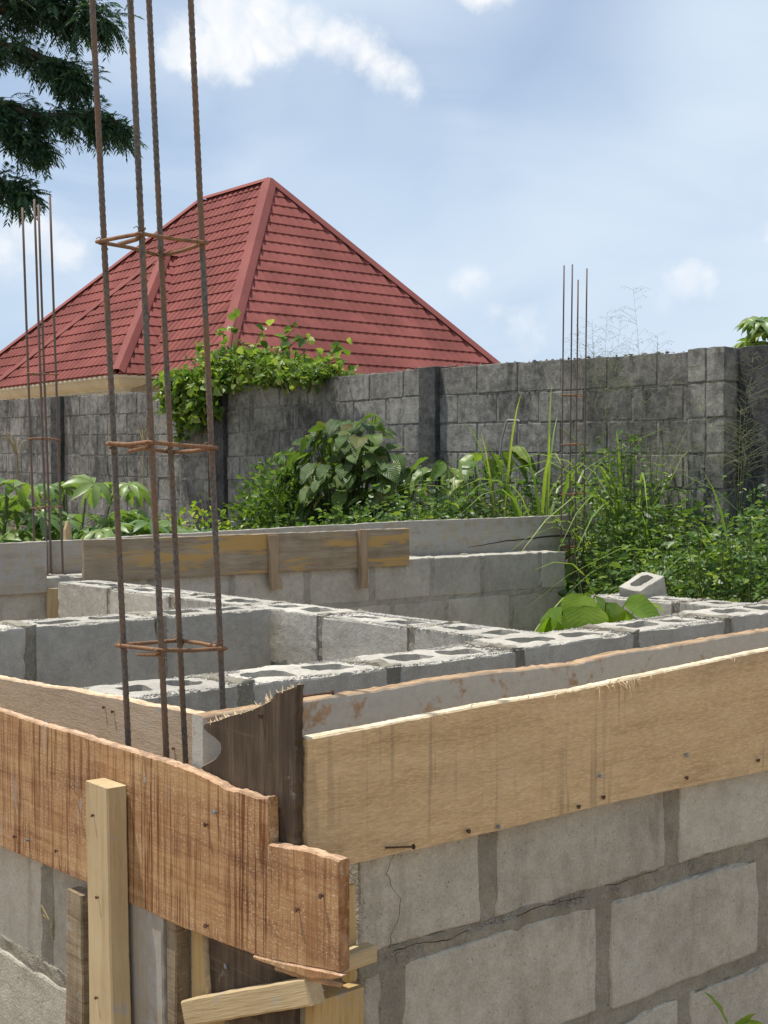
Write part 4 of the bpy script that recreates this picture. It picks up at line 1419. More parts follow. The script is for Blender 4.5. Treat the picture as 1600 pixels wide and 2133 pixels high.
def big_leaf(name, L, W, mat, seed, curl=0.25, wave=0.02, tipn=1.0):
    """one broad leaf lying on local +x with ribs; 5 x 9 grid"""
    nu, nv = 4, 9
    vs, uv, fs = [], [], []
    for j in range(nv + 1):
        y = j / nv
        hw = W * 0.5 * (math.sin(math.pi * min(1, y ** 0.75)) ** 0.75 if 0 < y < 1 else 0.0)
        for i in range(nu + 1):
            x = (i / nu * 2 - 1)
            z = abs(x) * hw * 0.32 - curl * L * y * y + wave * L * math.sin(y * 17 + (x > 0) * 1.2) * abs(x) + fbm((x, y * 3, seed), seed) * 0.03 * L
            vs.append((L * y, x * hw, z))
            uv.append((x, y, 0))
    for j in range(nv):
        for i in range(nu):
            k = j * (nu + 1) + i
            fs.append((k, k + 1, k + nu + 2, k + nu + 1))
    me = mesh_data(name, vs, fs, mat, True)
    leaf_attr(me, [0.0] * len(vs), uv)
    return me


def orient(d, upish=(0, 0, 1), roll=0.0):
    d = Vector(d).normalized()
    y = Vector(upish).cross(d)
    if y.length < 1e-4:
        y = Vector((0, 1, 0))
    y.normalize()
    z = d.cross(y)
    m = Matrix((d, y, z)).transposed()
    return (m @ Matrix.Rotation(roll, 3, 'X')).to_euler()


def set_parent_at(o, root):
    o.parent = root
    o.matrix_parent_inverse = Matrix.Translation(-Vector(root.location))


# --- vine over the boundary wall
def build_vine():
    root = thing('climbing_vine', 'bright green leafy vine spilling over the boundary wall', 'vine', (7.95, 11.8, 2.1))
    P, D, Ls = [], [], []
    st = Acc()
    crown = [(13.2, 2.70, .10), (12.9, 2.78, .15), (12.5, 2.88, .20), (12.2, 2.98, .22), (11.9, 3.0, .22), (11.5, 2.92, .20), (11.1, 2.84, .17), (10.7, 2.74, .13), (10.35, 2.66, .08)]
    for _ in range(3400):
        i = rng.integers(0, len(crown) - 1)
        t = rng.uniform()
        a, b = crown[i], crown[i + 1]
        y = a[0] + (b[0] - a[0]) * t
        zt = a[1] + (b[1] - a[1]) * t
        z = 2.55 + (zt - 2.55) * rng.uniform(0, 1) ** 0.8 + rng.normal(0, 0.03)
        x = 8.05 + rng.normal(0, 0.16)
        P.append((x, y, z))
        Ls.append(rng.uniform(0.04, 0.10))
    for _ in range(1100):            # curtain hanging down the near face
        y = rng.choice([rng.normal(12.85, 0.16), rng.normal(12.45, 0.17)])
        z = rng.uniform(2.18 + abs(y - 12.6) * 0.3, 2.75)
        P.append((7.93 - abs(rng.normal(0, 0.10)), y, z))
        Ls.append(rng.uniform(0.06, 0.14))
    for _ in range(70):
        P.append((7.90, rng.normal(12.95, 0.05), rng.uniform(2.03, 2.3)))
        Ls.append(rng.uniform(0.05, 0.08))
    shoots = [((11.95, 3.0), (11.85, 3.28)), ((11.7, 2.95), (11.45, 3.18)), ((11.3, 2.9), (10.95, 3.12)), ((11.0, 2.85), (10.55, 2.98)), ((10.6, 2.75), (10.15, 2.86)), ((12.1, 3.0), (12.15, 3.22)), ((10.4, 2.7), (9.95, 2.72)), ((12.6, 2.9), (12.7, 3.08))]
    for (ya, za), (yb, zb) in shoots:
        x = 8.0 + rng.normal(0, 0.08)
        pts = [(x, ya + (yb - ya) * t, za + (zb - za) * t + 0.04 * math.sin(t * 3)) for t in np.linspace(0, 1, 6)]
        st.tube(pts, [0.006, 0.005, 0.005, 0.004, 0.003, 0.002], 5)
        for t in np.linspace(0.2, 1, 9):
            k = int(t * 5)
            q = pts[k]
            P.append((q[0] + rng.normal(0, 0.02), q[1] + rng.normal(0, 0.03), q[2] + rng.normal(0, 0.02)))
            Ls.append(rng.uniform(0.07, 0.14))
    for y in np.linspace(10.4, 13.0, 12):
        st.tube([(8.06, y, 2.45), (8.0, y + 0.1, 2.65), (7.98 + rng.normal(0, .05), y + rng.normal(0, .2), 2.9)], [0.012, 0.009, 0.005], 5)
    n = len(P)
    D = rng.normal(0, 1, (n, 3)) + np.array([[-0.55, -0.35, 0.05]])
    Ls = np.array(Ls)
    o = leaf_cloud('foliage', P, D, Ls, Ls * 0.78, L_vine, None, tilt=0.5)
    o['kind'] = 'stuff'
    set_parent_at(o, root)
    s = obj('stem', st.mesh('stem', L_stem))
    set_parent_at(s, root)


build_vine()


# --- shrub with big ribbed leaves
def build_ribbed_shrub():
    base = Vector((7.25, 9.15, 0))
    root = thing('broadleaf_shrub', 'rounded shrub with large glossy ribbed leaves at the boundary wall', 'shrub', base)
    leaves = [big_leaf('leaf', 0.215, 0.145, L_rib, i, 0.18 + 0.12 * i) for i in range(3)]
    st = Acc()
    tips = []
    for k in range(26):
        a = rng.uniform(0, 2 * math.pi)
        y = rng.uniform(-0.72, 0.72)
        top = 2.12 - 0.36 * abs(y / 0.6) ** 1.6 + rng.normal(0, 0.06)
        zt = rng.uniform(1.3, top)
        if k < 16:
            zt = top
        tip = base + Vector((rng.uniform(-0.35, 0.15), y - 0.15, zt))
        mid = base + Vector((rng.uniform(-0.1, 0.1), y * 0.45, zt * 0.5))
        st.tube([base + Vector((rng.normal(0, .05), rng.normal(0, .05), 0)), mid, tip], [0.016, 0.010, 0.004], 5)
        tips.append((mid, tip))
    for mid, tip in tips:
        for j in range(8):
            t = 1.0 - j * 0.09 + rng.normal(0, 0.02)
            p = mid.lerp(tip, min(1, t))
            a = rng.uniform(0, 2 * math.pi)
            d = Vector((math.cos(a) - 0.35, math.sin(a) - 0.2, rng.uniform(-0.45, 0.35)))
            o = obj('leaf', leaves[rng.integers(0, 3)], None, p + d.normalized() * 0.04, orient(d, (0, 0, 1), rng.normal(0, 0.4)))
            sc = rng.uniform(0.65, 1.15)
            o.scale = (sc, sc, sc)
            set_parent_at(o, root)
    for k in range(190):
        u = Vector((rng.normal(), rng.normal(), rng.normal()))
        u.normalize()
        if u.x > 0.45 or u.z < -0.6:
            continue
        p = Vector((7.12, 8.98, 1.60)) + Vector((u.x * 0.36, u.y * 0.66, u.z * (0.54 - 0.16 * abs(u.y)))) * rng.uniform(0.8, 1.05)
        d = Vector((u.x * 0.6 - 0.25, u.y * 0.8 - 0.1, -0.55 + 0.25 * u.z + rng.normal(0, 0.2)))
        o = obj('leaf', leaves[rng.integers(0, 3)], None, p, orient(d, (0, 0, 1), rng.normal(0, 0.35)))
        sc = rng.uniform(0.7, 1.1)
        o.scale = (sc, sc, sc)
        set_parent_at(o, root)
        st.tube([p, p + Vector((0.05, -u.y * 0.1, -0.15)), base + Vector((0, u.y * 0.2, 0.9))], [0.003, 0.004, 0.006], 4)
    s = obj('stem', st.mesh('stem', L_stem))
    set_parent_at(s, root)


build_ribbed_shrub()


def bush(label, base, rx, ry, z0, z1, n, mat, lmin, lmax, wr, stems=14, name='bush', dens=1.0, bias=(-0.3, -0.2, 0.2)):
    base = Vector(base)
    root = thing(name, label, 'bush', (base.x, base.y, 0))
    u = rng.normal(0, 1, (n, 3))
    u = unit(u) * (rng.uniform(0, 1, (n, 1)) ** 0.45)
    lump = np.array([1 + 0.45 * fbm((p[0] * 2.1, p[1] * 2.1, p[2] * 2.1), int(base.x * 10 + base.y * 7)) * 2 for p in u])[:, None]
    u *= lump
    zc = (z0 + z1) / 2
    P = u * np.array([[rx, ry, (z1 - z0) / 2]]) + np.array([[base.x, base.y, zc]])
    D = u * 0.8 + rng.normal(0, 0.7, (n, 3)) + np.array([bias])
    Ls = rng.uniform(lmin, lmax, n)
    o = leaf_cloud('foliage', P, D, Ls, Ls * wr, mat, None)
    o['kind'] = 'stuff'
    set_parent_at(o, root)
    st = Acc()
    for _ in range(stems):
        a = Vector((base.x + rng.normal(0, rx * 0.2), base.y + rng.normal(0, ry * 0.2), 0))
        b = Vector((base.x + rng.normal(0, rx * 0.55), base.y + rng.normal(0, ry * 0.55), rng.uniform(zc, z1 * 0.97)))
        m_ = a.lerp(b, 0.5) + Vector((rng.normal(0, .05), rng.normal(0, .05), 0))
        st.tube([a, m_, b], [0.010, 0.007, 0.003], 4)
    s = obj('stem', st.mesh('stem', L_stem))
    set_parent_at(s, root)
    return root


bush('small-leaved green bush left of the ribbed-leaf shrub', (7.15, 10.25, 0), 0.30, 0.42, 0.5, 1.72, 1500, L_bush, 0.045, 0.085, 0.5)
bush('small-leaved bush growing into the front of the ribbed-leaf shrub', (6.75, 9.45, 0), 0.25, 0.40, 0.5, 1.78, 1500, L_bush, 0.05, 0.095, 0.5)
bush('low yellow-green bush behind the ochre-stained board', (6.3, 10.1, 0), 0.35, 0.75, 0.4, 1.36, 1300, L_yel, 0.04, 0.08, 0.55)
bush('low leafy bush under the ribbed-leaf shrub', (6.7, 8.5, 0), 0.3, 0.65, 0.4, 1.36, 1400, L_weed, 0.05, 0.09, 0.6)
bush('dark leafy bush at the far left edge of the picture', (4.15, 10.15, 0), 0.30, 0.30, 0.8, 2.2, 900, L_bush, 0.08, 0.15, 0.6)


# --- cassava
def lobe_mesh():
    vs, fs, uv = [], [], []
    nl = 7
    for k in range(nl):
        a = (k - (nl - 1) / 2) * R(44)
        L = 1.0 - 0.09 * abs(k - (nl - 1) / 2)
        d = Vector((math.cos(a), math.sin(a), 0))
        s = Vector((-math.sin(a), math.cos(a), 0))
        b = len(vs)
        for t, wd in ((0.0, 0.015), (0.28, 0.095), (0.55, 0.155), (0.80, 0.105), (1.0, 0.0)):
            z = 0.06 * math.sin(t * 2.2) - 0.42 * t * t
            for q in (-1, 0, 1):
                p = d * (t * L) + s * (wd * q) + Vector((0, 0, z + (0.045 * abs(q) * wd / 0.13)))
                vs.append(tuple(p))
        for j in range(4):
            for i in range(2):
                c = b + j * 3 + i
                fs.append((c, c + 1, c + 4, c + 3))
    me = mesh_data('leaf', vs, fs, L_cass, True)
    leaf_attr(me, [0.0] * len(vs))
    return me


LOBE = lobe_mesh()


def cassava(label, base, h, nleaf, spread, scale=0.195):
    base = Vector(base)
    root = thing('cassava_plant', label, 'plant', base, 'cassava plants behind the far wall')
    st = Acc()
    for sgn in range(3):
        top = base + Vector((rng.normal(0, spread * 0.5), rng.normal(0, spread * 0.5), h * rng.uniform(0.85, 1.0)))
        mid = base.lerp(top, 0.5) + Vector((rng.normal(0, 0.04), rng.normal(0, 0.04), 0))
        st.tube([base, mid, top], [0.014, 0.011, 0.006], 6)
        for k in range(nleaf // 3):
            t = rng.uniform(0.42, 1.0)
            p = base.lerp(mid, t * 2) if t < 0.5 else mid.lerp(top, t * 2 - 1)
            a = rng.uniform(0, 2 * math.pi)
            out = Vector((math.cos(a), math.sin(a), 0))
            e = p + out * rng.uniform(0.12, 0.28) + Vector((0, 0, rng.uniform(0.02, 0.12)))
            st.tube([p, p.lerp(e, 0.5) + Vector((0, 0, 0.03)), e], [0.003, 0.0025, 0.002], 4)
            o = obj('leaf', LOBE, None, e, orient(out + Vector((-0.2, -0.2, rng.uniform(-0.5, 0.0))), (0, 0, 1), rng.normal(0, 0.35)))
            s = scale * rng.uniform(0.75, 1.2)
            o.scale = (s, s, s)
            set_parent_at(o, root)
    s = obj('stem', st.mesh('stem', L_stem))
    set_parent_at(s, root)


cassava('cassava plant at the left edge behind the far board', (3.75, 8.55, 0), 1.60, 54, 0.32)
cassava('tall cassava plant behind the far left rebar cage', (4.15, 8.35, 0), 1.62, 60, 0.34)
cassava('low cassava plant just right of the far left rebar cage', (4.45, 8.0, 0), 1.44, 54, 0.34)
cassava('lowest cassava plant, behind the tall near rebar cage', (4.85, 7.75, 0), 1.36, 45, 0.34)


# --- strap-leaved grasses
def blades(acc_v, acc_f, acc_a, base, h, n, spread, wd, droop):
    for _ in range(n):
        a = rng.uniform(0, 2 * math.pi)
        out = np.array([math.cos(a), math.sin(a), 0.0])
        side = np.array([-math.sin(a), math.cos(a), 0.0])
        L = h * rng.uniform(0.55, 1.1)
        sp = spread * rng.uniform(0.4, 1.2)
        dr = droop * rng.uniform(0.2, 1.3)
        b = len(acc_v)
        ww = wd * rng.uniform(0.7, 1.2)
        va = rng.uniform()
        p0 = np.array(base) + np.array([rng.normal(0, .04), rng.normal(0, .04), 0])
        for j in range(8):
            t = j / 7
            c = p0 + out * (sp * t + dr * 0.5 * t ** 3) + np.array([0, 0, L * t - dr * max(0, t - 0.45) ** 2 * 2.2])
            k = ww * (math.sin(math.pi * min(1, 0.12 + 0.88 * t)) ** 0.8) * (0.75 if t < 0.2 else 1) if t < 1 else 0
            acc_v += [tuple(c - side * k / 2 + np.array([0, 0, k * 0.25])), tuple(c), tuple(c + side * k / 2 + np.array([0, 0, k * 0.25]))]
            acc_a += [va] * 3
            if j:
                q = b + 3 * j
                acc_f += [(q - 3, q - 2, q + 1, q), (q - 2, q - 1, q + 2, q + 1)]


def grass_tuft(label, base, h, n, spread=0.35, wd=0.022, droop=0.5, mat=None, group='grass tufts among the weeds'):
    root = thing('grass_tuft', label, 'grass', base, group)
    v, f, a = [], [], []
    blades(v, f, a, base, h, n, spread, wd, droop)
    me = mesh_data('blades', v, f, mat or L_grass, True)
    leaf_attr(me, a)
    o = obj('blades', me)
    set_parent_at(o, root)
    return root


TUFTS = [((7.35, 7.35, 0.5), 1.85, 28, 'tall strap-leaved grass in front of the bent pipe'),
         ((7.30, 6.85, 0.5), 1.95, 30, 'tallest strap-leaved grass left of the right rebar cage'),
         ((7.50, 6.25, 0.5), 2.0, 30, 'strap-leaved grass right of the right rebar cage'),
         ((7.5, 5.80, 0.4), 1.35, 22, 'narrow grass clump against the broken pier'),
         ((7.55, 5.35, 0.3), 1.3, 22, 'grass clump at the foot of the right-hand pier'),
         ((7.0, 4.95, 0.3), 1.45, 24, 'arching grass at the right edge of the picture'),
         ((7.1, 7.85, 0.5), 1.25, 20, 'short bright grass right of the ribbed-leaf shrub'),
         ((6.7, 5.45, 0.1), 0.95, 18, 'low grass behind the loose block'),
         ((6.4, 5.05, 0.1), 0.95, 18, 'low arching grass behind the short right wall'),
         ((7.05, 5.95, 0.2), 1.25, 20, 'grass clump in the weeds beside the far wall end'),
         ((7.2, 5.65, 0.2), 1.1, 18, 'grass clump in front of the broken pier'),
         ((4.95, 8.0, 0.4), 0.9, 12, 'maize-like grass behind the near rebar cage')]
for b_, h_, n_, l_ in TUFTS:
    grass_tuft(l_, b_, h_ * 1.05, n_ + 6, 0.50, 0.021, 1.5)


# --- wispy seed-head grasses
def seed_grass(label, base, h, n):
    root = thing('seed_grass', label, 'grass', base, 'wispy seed-head grasses against the sky')
    a = Acc()
    base = Vector(base)
    for _ in range(n):
        az = rng.uniform(0, 6.28)
        d = Vector((math.cos(az), math.sin(az), 0)) * rng.uniform(0.05, 0.32)
        H = h * rng.uniform(0.8, 1.08)
        pts = [base + d * (t ** 1.6) + Vector((0, 0, H * t - 0.10 * t ** 4)) for t in np.linspace(0, 1, 9)]
        a.tube(pts, [0.0022 - 0.0016 * t for t in np.linspace(0, 1, 9)], 3, False)
        for k in range(22):
            t = rng.uniform(0.72, 1.0)
            i = min(7, int(t * 8))
            p = pts[i].lerp(pts[i + 1], t * 8 - i)
            az2 = rng.uniform(0, 6.28)
            L = 0.20 * (1.15 - t) / 0.4 * rng.uniform(0.5, 1.2)
            e = p + Vector((math.cos(az2) * L, math.sin(az2) * L, L * rng.uniform(0.1, 0.7)))
            e2 = e + Vector((math.cos(az2) * L * 0.4, math.sin(az2) * L * 0.4, -L * 0.15))
            a.tube([p, e, e2], [0.0008, 0.0007, 0.0006], 3, False)
            for q in range(2):
                g = p.lerp(e2, rng.uniform(0.5, 1))
                a.tube([g, g + Vector((rng.normal(0, .004), rng.normal(0, .004), -0.007))], [0.0016, 0.0004], 3, False)
    me = a.mesh('stalks', L_seed)
    leaf_attr(me, rng.uniform(0, 1, len(a.v)))
    o = obj('stalks', me)
    set_parent_at(o, root)


seed_grass('wispy seed-head grass rising around the right rebar cage', (7.55, 6.55, 0.6), 2.15, 11)
seed_grass('single tall wisp of seed grass right of the right rebar cage', (7.55, 6.05, 0.6), 2.30, 3)
seed_grass('wispy seed-head grass in front of the broken pier', (7.55, 5.85, 0.6), 1.75, 6)
seed_grass('drooping seed-head grass at the right edge', (7.2, 5.10, 0.6), 1.75, 10)


# --- dry maize stalks
def maize(label, base, h):
    base = Vector(base)
    root = thing('maize_stalk', label, 'plant', base, 'dry maize stalks')
    a = Acc()
    top = base + Vector((0.03, -0.02, h))
    a.tube([base, base.lerp(top, 0.5) + Vector((0.02, 0.01, 0)), top], [0.011, 0.009, 0.004], 6)
    for k in range(11):
        az = rng.uniform(0, 6.28)
        e = top + Vector((math.cos(az) * 0.10, math.sin(az) * 0.10, rng.uniform(0.06, 0.16)))
        a.tube([top - Vector((0, 0, 0.03)), top.lerp(e, 0.5) + Vector((0, 0, 0.03)), e], [0.003, 0.0025, 0.0012], 3)
    for k in range(26):
        p = base.lerp(top, 0.68) + Vector((rng.normal(0, .02), rng.normal(0, .02), rng.normal(0, .015)))
        e = p + Vector((rng.normal(0, .07), rng.normal(0, .07), rng.normal(-0.01, .05)))
        a.tube([p, p.lerp(e, .5) + Vector((0, 0, .012)), e], 0.0012, 3)
    me = a.mesh('stalk', L_dry)
    leaf_attr(me, rng.uniform(0, 1, len(a.v)))
    o = obj('stalk', me)
    set_parent_at(o, root)
    v, f, at = [], [], []
    blades(v, f, at, (base.x, base.y, base.z + h * 0.35), h * 0.30, 4, 0.10, 0.035, 0.4)
    blades(v, f, at, (base.x, base.y, base.z + h * 0.58), h * 0.16, 3, 0.06, 0.022, 0.5)
    me = mesh_data('dry_leaves', v, f, L_dry, True)
    leaf_attr(me, at)
    o = obj('dry_leaves', me)
    set_parent_at(o, root)


maize('dry maize stalk with tassel behind the tall near rebar cage', (4.68, 8.22, 0.1), 1.78)
maize('dry maize stalk with tassel at the far left', (4.01, 8.79, 0.1), 1.70)


# --- weeds: leafy undergrowth between the far wall and the boundary wall
def weeds():
    P, D, Ls = [], [], []
    sv = Acc()
    def top(x, y):
        # height of the growth, tallest against the boundary wall
        if y > 6.75:
            t = np.interp(y, [6.75, 7.0, 7.4, 7.9, 8.4, 9.2, 11, 13, 16], [1.78, 1.76, 1.74, 1.60, 1.36, 1.30, 1.22, 1.15, 1.1])
        else:
            t = np.interp(y, [4.2, 4.9, 5.2, 5.45, 5.6, 5.8, 6.1, 6.5, 6.75], [1.62, 1.50, 1.22, 1.18, 1.30, 1.55, 1.72, 1.80, 1.80])
        t = t * (0.84 + 0.16 * np.clip((x - 6.1) / 1.2, 0, 1))
        return t + fbm((x * 2.3, y * 2.3, 3.0), 5) * 0.55
    areas = [(6.15, 7.85, 4.1, 6.8, 980), (6.0, 7.8, 6.75, 8.6, 560), (5.0, 7.8, 8.6, 12.5, 300), (4.6, 7.7, 12.5, 16, 120), (3.6, 5.2, 6.9, 8.0, 80)]
    for x0, x1, y0, y1, n in areas:
        for _ in range(n):
            x, y = rng.uniform(x0, x1), rng.uniform(y0, y1)
            if y < 6.9 and x < 1.15 * y + 0.05:
                continue
            h = float(top(x, y)) * rng.uniform(0.66, 1.02)
            if x < 5.3 and y < 8:
                h *= 0.8
            lean = rng.normal(0, 0.12, 2)
            b = np.array([x, y, 0.0])
            t_ = np.array([x + lean[0], y + lean[1], h])
            t_[0] = min(t_[0], 7.9)
            sv.tube([b, (b + t_) / 2 + np.array([0, 0, 0.05]), t_], [0.005, 0.004, 0.002], 3, False)
            kind = rng.uniform()
            nl = 24 if kind > 0.86 else 38
            for k in range(nl):
                s = rng.uniform(0.28, 1.0) ** 0.8
                p = b + (t_ - b) * s
                a = rng.uniform(0, 6.28)
                r = rng.uniform(0.02, 0.16) * (1.15 - 0.5 * s)
                P.append(p + np.array([math.cos(a) * r, math.sin(a) * r, rng.normal(0, 0.03)]))
                D.append((math.cos(a) - 0.15, math.sin(a) - 0.1, rng.uniform(-0.5, 0.5)))
                Ls.append(rng.uniform(0.022, 0.050) * (1.9 if kind > 0.86 else (1.35 if kind > 0.6 else 1.0)))
    P, D, Ls = np.array(P), np.array(D), np.array(Ls)
    o = leaf_cloud('weed_undergrowth', P, D, Ls, Ls * rng.uniform(0.45, 0.85, len(Ls)), L_weed, None, tilt=0.5)
    tag(o, 'tangled green weeds growing between the far wall and the boundary wall', 'weeds')
    o['kind'] = 'stuff'
    s = obj('weed_stems', sv.mesh('weed_stems', L_stem))
    s['kind'] = 'stuff'
    tag(s, 'thin stems standing inside the tangled weeds', 'weeds')


weeds()


# --- broad-leaved plants standing in the weeds
def broad_plant(label, base, h, n, L, W, spread):
    base = Vector(base)
    root = thing('broadleaf_weed', label, 'plant', base, 'broad-leaved plants in the weeds')
    lm = [big_leaf('leaf', L, W, L_vine, 60 + i, 0.35 + 0.25 * i, 0.03) for i in range(2)]
    for me in lm:
        pass
    st = Acc()
    for k in range(n):
        a = rng.uniform(0, 6.28)
        p = base + Vector((math.cos(a) * spread * rng.uniform(0.3, 1), math.sin(a) * spread * rng.uniform(0.3, 1), h * rng.uniform(0.82, 1.0)))
        st.tube([base, base.lerp(p, 0.6) + Vector((0, 0, 0.05)), p], [0.006, 0.004, 0.003], 4)
        d = Vector((math.cos(a) - .3, math.sin(a) - .3, rng.uniform(-0.9, -0.1)))
        o = obj('leaf', lm[k % 2], None, p, orient(d, (0, 0, 1), rng.normal(0, 0.4)))
        set_parent_at(o, root)
    s = obj('stem', st.mesh('stem', L_stem))
    set_parent_at(s, root)


broad_plant('drooping broad-leaved plant right of the dark pier', (7.35, 7.95, 0.2), 1.62, 9, 0.20, 0.11, 0.22)
broad_plant('broad-leaved plant with hanging leaves in the middle of the weeds', (7.35, 7.45, 0.2), 1.66, 12, 0.22, 0.12, 0.25)
broad_plant('broad-leaved plant beside the end of the far wall', (7.25, 6.25, 0.1), 0.95, 9, 0.16, 0.09, 0.25)
broad_plant('broad-leaved weed low behind the loose block', (6.6, 5.0, 0.1), 0.98, 9, 0.13, 0.08, 0.25)

# bent pale pipe in the weeds
a = Acc()
a.tube([(7.7, 7.72, 0.0), (7.7, 7.72, 1.80), (7.7, 7.70, 1.93), (7.7, 7.65, 2.06), (7.7, 7.63, 2.08), (7.7, 7.52, 2.075), (7.7, 7.50, 2.065)], 0.009, 7)
tag(obj('bent_pipe', a.mesh('bent_pipe', mat_plain('grey_pipe', (0.30, 0.29, 0.27), 0.5, 0.1))), 'thin bent grey pipe sticking up from the weeds', 'pipe')


# --- seedlings inside the building
def seedling(name, label, base, leaves_, L, W):
    base = Vector(base)
    root = thing(name, label, 'plant', base)
    lm = [big_leaf('leaf', L, W, L_seedl, 90 + i, 0.25 + 0.2 * i, 0.02) for i in range(2)]
    st = Acc()
    for k, (dx, dy, dz, ax, ay, az, sc) in enumerate(leaves_):
        p = base + Vector((dx, dy, dz))
        st.tube([base, base.lerp(p, 0.55) + Vector((0, 0, 0.02)), p], [0.005, 0.004, 0.0025], 5)
        o = obj('leaf', lm[k % 2], None, p, orient((ax, ay, az), (0, 0, 1), rng.normal(0, 0.25)))
        o.scale = (sc, sc, sc)
        set_parent_at(o, root)
    s = obj('stem', st.mesh('stem', L_stem))
    set_parent_at(s, root)


seedling('sapling', 'yellow-green sapling with large leaves inside the block walls', (3.74, 3.28, 0.1),
         [(0.02, 0.0, 1.075, 0.15, -0.55, -0.9, 1.2), (0.00, 0.03, 1.08, -0.6, -0.1, -0.8, 1.1), (-0.10, 0.05, 1.04, -0.7, 0.1, -0.9, 1.15), (-0.06, -0.02, 1.045, -0.45, -0.5, -1.0, 1.35),
          (0.16, -0.02, 1.03, 0.75, -0.65, -0.25, 1.35), (0.18, 0.02, 1.00, 0.5, -0.75, -0.55, 1.25), (-0.02, 0.05, 1.02, -0.6, -0.5, -0.9, 1.2), (0.05, -0.03, 1.05, 0.3, -0.6, -0.9, 1.25),
          (0.10, 0.06, 1.04, 0.5, -0.2, -0.7, 1.1), (0.24, 0.0, 1.01, 0.6, -0.6, -0.5, 1.1), (-0.13, 0.08, 1.0, -0.6, 0.2, -1.0, 1.1)], 0.130, 0.125)
seedling('seedling', 'tiny two-leaved seedling above the hollow block partition', (4.13, 3.32, 0.1), [(0, 0, 1.02, -0.7, 0.6, -0.12, 0.9), (0, 0, 1.02, 0.8, -0.55, -0.15, 0.9), (0.0, 0, 1.025, 0.2, 0.3, 0.2, 0.35)], 0.075, 0.03)
seedling('weed_sprout', 'small green weed sprout at the bottom right corner', (2.10, 1.50, 0.0),
         [(0.0, 0.0, 0.575, -0.25, 0.2, 0.9, 1.0), (0.02, 0.0, 0.57, 0.6, -0.5, 0.35, 0.8), (0.0, 0.0, 0.55, -0.6, 0.5, 0.3, 0.8), (0.03, 0, 0.56, 0.3, -0.2, 0.6, 0.6), (0.01, -.02, 0.54, 0.3, -0.7, 0.1, 0.8), (-0.01, .02, 0.50, -0.3, 0.7, 0.1, 0.8)], 0.075, 0.028)
# dry sprig hanging on the left wall
a = Acc()
a.tube([(1.226, 2.51, 0.70), (1.215, 2.535, 0.715), (1.212, 2.53, 0.735), (1.214, 2.50, 0.712)], 0.0012, 4)
a.tube([(1.226, 2.505, 0.72), (1.218, 2.50, 0.69), (1.222, 2.50, 0.672)], 0.0012, 4)
me = a.mesh('dry_sprig', L_dry)
leaf_attr(me, [0.6] * len(a.v))
tag(obj('dry_sprig', me), 'dry pale sprig stuck in the joint of the left wall', 'sprig')


# --- papaya crown behind the boundary wall
def papaya():
    base = Vector((10.0, 6.55, 0))
    root = thing('papaya_tree', 'papaya tree with jagged leaves peeping over the wall at right', 'tree', base)
    a = Acc()
    a.tube([base, base + Vector((0.05, 0, 1.4)), base + Vector((0, 0.05, 2.85))], [0.09, 0.08, 0.06], 10)
    s = obj('trunk', a.mesh('trunk', M_bark, True))
    set_parent_at(s, root)
    top = base + Vector((0, 0.05, 2.75))
    crown = obj('crown', None)
    set_parent_at(crown, root)
    st = Acc()
    for k in range(30):
        az = rng.uniform(0, 6.28)
        e = top + Vector((math.cos(az) * rng.uniform(0.15, 0.42), math.sin(az) * rng.uniform(0.15, 0.42), rng.uniform(-0.05, 0.26)))
        st.tube([top, e], [0.010, 0.005], 5)
        o = obj('leaf', LOBE, None, e, orient((math.cos(az), math.sin(az), rng.uniform(-0.6, 0.1)), (0, 0, 1), rng.normal(0, 0.3)))
        sc = rng.uniform(0.16, 0.24)
        o.scale = (sc, sc * 1.1, sc)
        o.parent = crown
    s = obj('leaf_stalk', st.mesh('leaf_stalk', L_stem))
    set_parent_at(s, root)


papaya()


